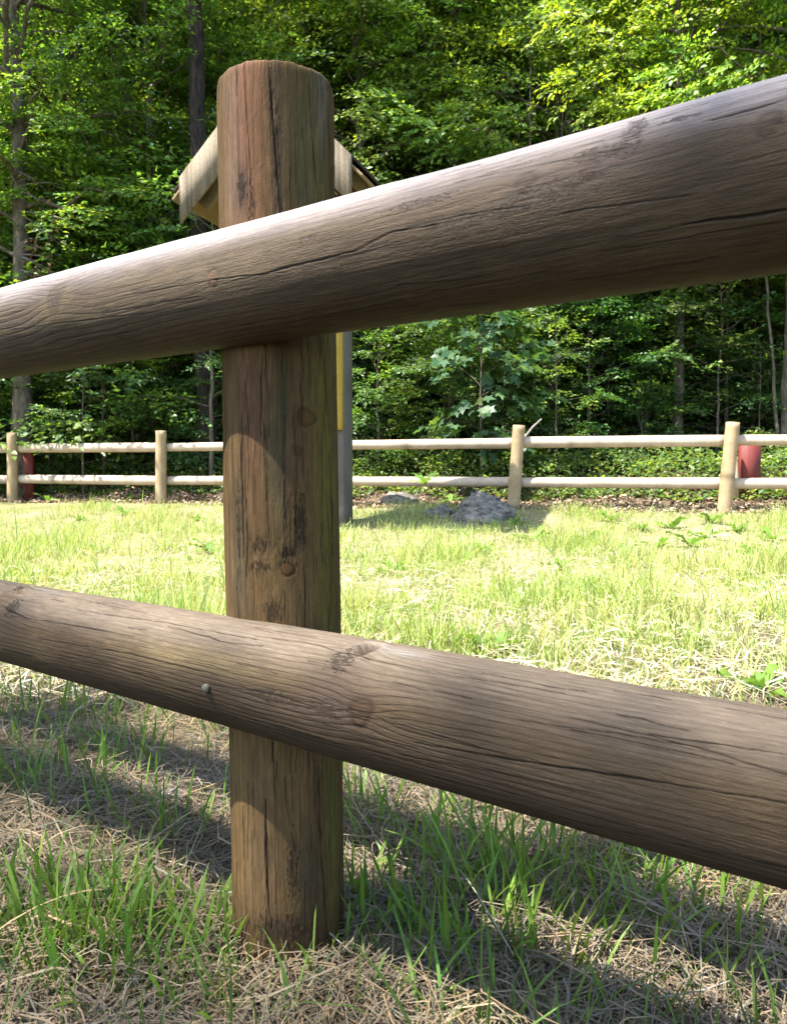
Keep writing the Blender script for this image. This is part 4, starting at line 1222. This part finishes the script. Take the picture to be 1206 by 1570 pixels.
# low green undergrowth behind the fence
def undergrowth(n, seed):
    rs = np.random.default_rng(seed)
    t = rs.uniform(-5.5, 8.5, n); s = 0.6 + 1.8 * rs.uniform(0, 1, n) ** 1.3
    xy = FP[None, :] + FD[None, :2] * t[:, None] + FN[None, :] * s[:, None]
    pn_ = np.stack([xy[:, 0], xy[:, 1], np.zeros(n)], -1)
    top = np.clip(0.25 + 0.22 * fbm(pn_ * 1.7 + 4, 3) + 0.07 * (s - 0.8), 0.02, 0.5) * sstep(0.45, 1.0, s)
    h = top * rs.uniform(0.15, 1, n) ** 0.6
    z = gz(xy[:, 0], xy[:, 1]) + h
    a = rs.uniform(0, 2 * math.pi, n)
    d = np.stack([np.cos(a), np.sin(a), rs.normal(-0.1, 0.35, n)], -1)
    nn = np.stack([rs.normal(0, 0.4, n), rs.normal(-0.25, 0.4, n), np.ones(n)], -1)
    nn /= np.linalg.norm(nn, axis=1)[:, None]
    sz = rs.uniform(0.03, 0.075, n)
    col = leaf_color(rs, n, (0.115, 0.175, 0.05), 0.35, 0.25)
    return leaf_mesh(np.column_stack([xy, z]), d, nn, sz, col, 'oval')


V, T, C = undergrowth(36000, 5)
o = link("undergrowth", mesh_np("undergrowth", V, T, C, M_LEAF)); tag(o, "low leafy brambles and nettles in a band behind the far fence", "undergrowth", None, "stuff")


def litter_leaves(n, seed):
    rs = np.random.default_rng(seed)
    t = rs.uniform(-4.5, 7, n); s = rs.uniform(-0.15, 1.2, n)
    xy = FP[None, :] + FD[None, :2] * t[:, None] + FN[None, :] * s[:, None]
    z = gz(xy[:, 0], xy[:, 1]) + rs.uniform(0.003, 0.03, n)
    a = rs.uniform(0, 2 * math.pi, n)
    d = np.stack([np.cos(a), np.sin(a), rs.normal(0, 0.35, n)], -1)
    nn = np.stack([rs.normal(0, 0.5, n), rs.normal(0, 0.5, n), np.ones(n)], -1)
    nn /= np.linalg.norm(nn, axis=1)[:, None]
    col = leaf_color(rs, n, (0.23, 0.165, 0.11), 0.55, 0.1)
    return leaf_mesh(np.column_stack([xy, z]), d, nn, rs.uniform(0.02, 0.065, n), col, 'oval')


V, T, C = litter_leaves(16000, 6)
o = link("leaf_litter", mesh_np("leaf_litter", V, T, C, M_LITTER)); tag(o, "brown leaf litter on the low bank under the far rails", "leaf litter", None, "stuff")

# ------------------------------------------------------------------ grass and straw
def blades(xy, h, w, yaw, lean, curve, nseg, cb, ct, twist=0.3, rs=None):
    """grass blades: strips of nseg quads ending in a point"""
    n = len(xy)
    z0 = gz(xy[:, 0], xy[:, 1]) - 0.004
    dirx = np.stack([np.cos(yaw), np.sin(yaw)], -1)
    sa = yaw + math.pi / 2 + rs.normal(0, twist, n)
    sd = np.stack([np.cos(sa), np.sin(sa), rs.normal(0, 0.2, n)], -1)
    V = []; C = []
    for k in range(nseg + 1):
        t = k / nseg
        out = lean * t + curve * t * t
        up_ = np.sqrt(np.maximum(t * t - 0.5 * out ** 2 * 0.7, 0.03 * t)) if False else t * (1 - 0.45 * np.clip(out, 0, 1.4) ** 1.5 * 0.6)
        c = np.stack([xy[:, 0] + dirx[:, 0] * out * h, xy[:, 1] + dirx[:, 1] * out * h, z0 + up_ * h], -1)
        ww = w * (0.75 + 0.6 * t - 1.25 * t ** 2.4) if k < nseg else w * 0
        col = lerp(cb, ct, min(1, t * 1.5))
        if k < nseg:
            V += [c - sd * ww[:, None] / 2, c + sd * ww[:, None] / 2]; C += [col, col]
        else:
            V += [c]; C += [col]
    m = 2 * nseg + 1
    V = np.stack(V, 1).reshape(-1, 3); C = np.stack(C, 1).reshape(-1, 3)
    off = (np.arange(n) * m)[:, None, None]
    q = [(2 * k, 2 * k + 1, 2 * k + 3, 2 * k + 2) for k in range(nseg - 1)]
    quads = (np.array(q, int).reshape(1, -1, 4) + off).reshape(-1, 4) if q else np.zeros((0, 4), int)
    tri = (np.array([(2 * nseg - 2, 2 * nseg - 1, 2 * nseg)])[None] + off).reshape(-1, 3)
    return V, quads, tri, C


def straws(xy, L, w, yaw, zoff, arch, curve, tiltv, nseg, col, rs):
    n = len(xy)
    z0 = gz(xy[:, 0], xy[:, 1])
    V = []
    for k in range(nseg + 1):
        t = k / nseg - 0.5
        a = yaw + curve * t
        x = xy[:, 0] + np.cos(a) * L * t; y = xy[:, 1] + np.sin(a) * L * t
        z = z0 + zoff + arch * (1 - 4 * t * t) + tiltv * t * L
        z = np.maximum(z, z0 + 0.001)
        sd = np.stack([-np.sin(a), np.cos(a), rs.normal(0, 0.3, n)], -1) * (w * (1.0 if 0 < k < nseg else 0.5))[:, None] / 2
        c = np.stack([x, y, z], -1)
        V += [c - sd, c + sd]
    m = 2 * (nseg + 1)
    V = np.stack(V, 1).reshape(-1, 3)
    off = (np.arange(n) * m)[:, None, None]
    q = np.array([(2 * k, 2 * k + 1, 2 * k + 3, 2 * k + 2) for k in range(nseg)])
    return V, (q[None] + off).reshape(-1, 4), np.repeat(col, m, 0)


def frustum_points(n, y0, y1, power, rs, margin=0.45):
    """points over the seen ground between depths y0 and y1, denser near the camera for power > 1"""
    u = rs.uniform(0, 1, n)
    y = y0 * (y1 / y0) ** (u ** (1 / power))
    x = rs.uniform(-1, 1, n) * (y * 0.57 + margin)
    return np.stack([x, y], -1)


def clear_post(xy):
    d = np.hypot(xy[:, 0] - POST_C[0], xy[:, 1] - POST_C[1])
    return xy[d > R_POST + 0.004]


def noise2(xy, sc, off=0.0):
    return fbm(np.column_stack([xy * sc, np.full(len(xy), off)]), 3)


def shade_cols(rs, n, c, var=0.22, hue=0.12):
    b = np.array(c)[None] * np.exp(rs.normal(0, var, n))[:, None]
    b = b * (1 + rs.normal(0, hue, (n, 1)) * np.array([[1.0, 0.2, -0.6]]))
    return np.clip(b, 0.01, 0.8)


GREEN = (0.111, 0.1924, 0.0259); GREEN_D = (0.0777, 0.1406, 0.0222); PALE = (0.1924, 0.1924, 0.074); STRAW = (0.180, 0.136, 0.080); GREY_STRAW = (0.150, 0.122, 0.090)

# dry straw close to the camera
rs = np.random.default_rng(31)
acc = Acc()
xy = frustum_points(46000, 0.55, 2.7, 1.0, rs)
n = len(xy)
patch = np.clip(0.5 + 1.1 * noise2(xy, 2.6, 40.0), 0, 1)[:, None]
col = lerp(shade_cols(rs, n, STRAW, 0.35), shade_cols(rs, n, GREY_STRAW, 0.4), patch)
L = rs.gamma(2.6, 0.026, n) + 0.015
yaw0 = 1.2 + 2.2 * noise2(xy, 1.8, 60.0)
V, Q, C = straws(xy, L, rs.uniform(0.0008, 0.0021, n), yaw0 + rs.normal(0, 1.1, n), rs.uniform(0.0, 1, n) ** 2 * 0.03, rs.normal(0.005, 0.008, n), rs.normal(0, 1.1, n), rs.normal(0, 0.16, n), 3, col, rs)
acc.add(V, Q, None, C)
# longer pale stalks
xy = frustum_points(150, 0.7, 2.6, 1.0, rs); n = len(xy)
V, Q, C = straws(xy, rs.uniform(0.12, 0.30, n), rs.uniform(0.0013, 0.0022, n), rs.uniform(0, 2 * math.pi, n), rs.uniform(0.015, 0.04, n), rs.normal(0.01, 0.012, n), rs.normal(0, 0.35, n), rs.normal(0, 0.1, n), 6, shade_cols(rs, n, (0.2592, 0.2088, 0.1296), 0.144), rs)
acc.add(V, Q, None, C)
o = link("dry_straw", acc.mesh("dry_straw", M_STRAW)); tag(o, "tangled dry cut grass lying on the ground around the thick post", "straw", None, "stuff")

# straw in the meadow
acc = Acc()
xy = frustum_points(22000, 1.7, 8.2, 1.0, rs); n = len(xy)
keep = s_of(xy[:, 0], xy[:, 1]) < 0.1
xy = xy[keep]; n = len(xy)
V, Q, C = straws(xy, rs.uniform(0.03, 0.13, n), rs.uniform(0.002, 0.0042, n), rs.uniform(0, 2 * math.pi, n), rs.uniform(0.005, 0.05, n), rs.normal(0.004, 0.006, n), rs.normal(0, 0.25, n), rs.normal(0, 0.2, n), 2, shade_cols(rs, n, (0.48, 0.415, 0.27), 0.28), rs)
acc.add(V, Q, None, C)
o = link("dry_straw", acc.mesh("meadow_straw", M_STRAW)); tag(o, "pale dry straw lying among the sunny meadow grass", "straw", None, "stuff")

# green blades close to the camera: sparse shoots, thicker in tufts
acc = Acc()
def near_tuft(cx, cy, n, spread, h0, h1, w0, w1):
    xy = np.column_stack([rs.normal(cx, spread, n), rs.normal(cy, spread * 0.7, n)])
    xy = clear_post(xy); n = len(xy)
    ct = shade_cols(rs, n, GREEN, 0.2); cb = lerp(ct, np.array(PALE), 0.35)
    yaw = np.arctan2(xy[:, 1] - cy, xy[:, 0] - cx) + rs.normal(0, 0.8, n)
    V, Q, T, C = blades(xy, rs.uniform(h0, h1, n), rs.uniform(w0, w1, n), yaw, np.abs(rs.normal(0.18, 0.18, n)), np.abs(rs.normal(0.1, 0.2, n)), 5, cb, ct, 0.5, rs)
    acc.add(V, Q, T, C)

xy = frustum_points(9000, 0.6, 2.7, 1.0, rs)
k = np.clip(0.30 + 1.3 * noise2(xy, 3.0, 2.0), 0.03, 1)
xy = clear_post(xy[rs.uniform(0, 1, len(xy)) < k]); n = len(xy)
ct = shade_cols(rs, n, GREEN_D, 0.28); cb = lerp(ct, np.array(PALE), 0.3)
V, Q, T, C = blades(xy, rs.gamma(5, 0.012, n) + 0.012, rs.uniform(0.0018, 0.0048, n), rs.uniform(0, 6.28, n), np.abs(rs.normal(0.2, 0.25, n)), np.abs(rs.normal(0.12, 0.25, n)), 4, cb, ct, 0.6, rs)
acc.add(V, Q, T, C)
for (px, py, num, sp, h0, h1) in [(780, 1440, 24, 0.045, 0.07, 0.17), (690, 1480, 24, 0.06, 0.05, 0.13), (800, 1540, 24, 0.06, 0.04, 0.10), (960, 1420, 22, 0.06, 0.05, 0.12), (1050, 1450, 18, 0.07, 0.04, 0.10), (880, 1420, 22, 0.06, 0.05, 0.13), (1150, 1530, 18, 0.07, 0.04, 0.10), (730, 1540, 20, 0.05, 0.04, 0.09), (1100, 1520, 18, 0.07, 0.04, 0.10), (560, 1420, 16, 0.03, 0.04, 0.10), (620, 1330, 18, 0.05, 0.05, 0.13), (720, 1400, 16, 0.035, 0.06, 0.17), (840, 1500, 16, 0.05, 0.05, 0.15), (60, 1520, 40, 0.06, 0.05, 0.12), (150, 1540, 44, 0.05, 0.05, 0.11),
                                  (250, 1540, 30, 0.05, 0.04, 0.10), (330, 1520, 22, 0.05, 0.04, 0.10), (20, 1440, 24, 0.05, 0.04, 0.10), (260, 1330, 24, 0.04, 0.05, 0.10), (370, 1500, 14, 0.03, 0.05, 0.10), (90, 1560, 40, 0.05, 0.04, 0.11),
                                  (430, 1540, 18, 0.05, 0.04, 0.09), (600, 1210, 26, 0.06, 0.06, 0.13), (640, 1480, 10, 0.06, 0.05, 0.14), (1080, 1380, 10, 0.05, 0.05, 0.12), (950, 1500, 12, 0.06, 0.04, 0.10), (1180, 1420, 10, 0.05, 0.05, 0.12), (880, 1300, 14, .05, .05, .1),
                                  (220, 1190, 24, 0.06, 0.05, 0.12), (100, 1260, 26, 0.08, 0.05, 0.11), (330, 1130, 20, 0.08, 0.06, 0.13), (20, 1100, 26, 0.1, 0.06, 0.14), (120, 1120, 30, .1, .06, .13), (480, 1520, 14, 0.03, 0.03, 0.09), (545, 1300, 14, 0.03, 0.05, 0.12)]:
    dep = 0.54 * FPX / (py - 720)
    near_tuft(xd(px, dep), dep, int(num * 1.3), sp, h0, h1, 0.0032, 0.0068)
o = link("grass", acc.mesh("near_grass", M_GRASS)); tag(o, "sparse fresh green grass shoots growing through the straw by the thick post", "grass", None, "stuff")

# the sunny meadow
acc = Acc()
xy = frustum_points(185000, 1.55, 8.6, 1.05, rs, 1.1)
ss = s_of(xy[:, 0], xy[:, 1])
k = np.clip(0.52 + 1.7 * noise2(xy, 1.9, 5.0), 0.10, 1) * (1 - 0.8 * sstep(-0.35, 0.1, ss)) * np.where(ss > 0.35, 0, 1) * sstep(1.5, 2.3, xy[:, 1])
xy = xy[rs.uniform(0, 1, len(xy)) < k]; n = len(xy)
tall = np.clip(0.72 + 1.2 * noise2(xy, 1.1, 9.0), 0.35, 1.6)
yel = np.clip(0.38 + 1.0 * noise2(xy, 1.4, 13.0) + rs.normal(0, 0.2, n), 0, 1)[:, None]
ct = lerp(shade_cols(rs, n, (0.225, 0.325, 0.06), 0.30), shade_cols(rs, n, (0.43, 0.425, 0.175), 0.22), yel); cb = lerp(ct, np.array((0.46, 0.40, 0.20)), 0.45)
V, Q, T, C = blades(xy, (rs.gamma(5, 0.017, n) + 0.018) * tall, rs.uniform(0.0035, 0.0075, n), rs.uniform(0, 6.28, n), np.abs(rs.normal(0.22, 0.25, n)), np.abs(rs.normal(0.12, 0.22, n)), 2, cb, ct, 0.8, rs)
acc.add(V, Q, T, C)
o = link("grass", acc.mesh("meadow_grass", M_GRASS)); tag(o, "bright sunlit yellow-green meadow grass between the two fences", "grass", None, "stuff")

# broad-leaved weeds in the meadow
def weed_mesh(seed, nl, size):
    rs = np.random.default_rng(seed)
    out = []
    for i in range(nl):
        a = i * 2.4 + rs.normal(0, 0.3); ln = size * rs.uniform(0.6, 1.2); wd = ln * rs.uniform(0.26, 0.4); el = rs.uniform(0.5, 1.2)
        vs_ = []; q = []
        m = 6
        for k in range(m + 1):
            t = k / m
            r = ln * (t * math.cos(el) + 0.25 * t * t); z = ln * (t * math.sin(el) - 0.35 * t * t) + 0.005
            w = wd * (0.12 + math.sin(math.pi * min(1, 0.05 + t * 0.95)) ** 0.8 * 0.9) * 0.5
            c = np.array([r * math.cos(a), r * math.sin(a), z]); s = np.array([-math.sin(a), math.cos(a), 0.0])
            ruf = 0.012 * math.sin(k * 2.1 + i)
            vs_ += [c - s * w + [0, 0, ruf + 0.12 * w], c, c + s * w + [0, 0, -ruf + 0.12 * w]]
        for k in range(m):
            b = k * 3
            q += [(b, b + 1, b + 4, b + 3), (b + 1, b + 2, b + 5, b + 4)]
        col = leaf_color(rs, 1, (0.12, 0.21, 0.035), 0.2, 0.1)[0]
        out.append(mesh_np("leaf", np.array(vs_), np.array(q), np.tile(col, (len(vs_), 1)), M_GRASS, True))
    return out


weed_types = [weed_mesh(1, 6, 0.16), weed_mesh(2, 5, 0.20), weed_mesh(3, 7, 0.12)]
spots = [(1030, 812, 1, "tall leafy weed left of the foot of the rightmost far post"), (1085, 826, 0, "spreading weed in front of the rightmost far post"), (985, 815, 2, "small weed between the two right-hand far posts"),
         (1092, 803, 1, "weed touching the foot of the rightmost far post"), (860, 875, 2, "lone weed in the pale grass below the middle far post"), (935, 800, 0, "weed under the lower far rail midway between the right-hand posts"),
         (790, 806, 2, "weed at the foot of the far post beside the boulder"), (36, 764, 1, "upright pale-leaved weed at the foot of the leftmost far post"), (74, 770, 1, "large pale weed right of the leftmost far post"),
         (190, 790, 0, "weed left of the second far post from the left"), (120, 800, 2, "low weed in the meadow between the two left far posts"), (300, 800, 2, "low weed right of the second far post from the left"),
         (205, 768, 0, "weed under the lower far rail at the left"), (600, 880, 2, "small weed in the sunny grass right of the thick post"), (1150, 850, 2, "low weed in the grass near the right edge"),
         (690, 772, 0, "weed among the stones left of the boulder"), (650, 768, 1, "leafy weed in the shade right of the notice board"), (150, 850, 2, "small weed in the middle of the left meadow"),
         (320, 850, 0, "spreading weed just left of the thick post"), (760, 1010, 2, "near weed just above the lower rail in the middle"), (1165, 1075, 2, "near weed peeking over the lower rail at the right"), (1060, 840, 1, "large leafy weed in front of the rightmost far post"), (1130, 815, 2, "weed right of the rightmost far post"), (1185, 830, 0, "weed in the grass at the right edge below the rails"), (960, 850, 2, "weed left of the flat one in the right meadow"), (820, 830, 0, "weed in the grass right of the boulder"),
         (905, 835, 1, "drooping weed in the bright grass below the right-hand rails"), (1010, 845, 0, "flat weed in front of the tall leafy one at the right"), (740, 850, 2, "small weed in the grass in front of the boulder")]
for (px, py, ty, lab) in spots:
    dep = 0.54 * FPX / (py - 720 + 4)
    for _ in range(30):
        zz = float(gz(np.array([xd(px, dep)]), np.array([dep]))[0])
        dep = lerp(dep, (0.54 - zz) * FPX / (py - 720), 0.5)
    t = thing("weed_plant", lab, "weed", (xd(px, dep), dep, zz - 0.005), random.uniform(0, 6), "broad-leaved weeds in the meadow")
    for me in weed_types[ty]:
        link("leaf", me, t)
bpy.context.view_layer.update()
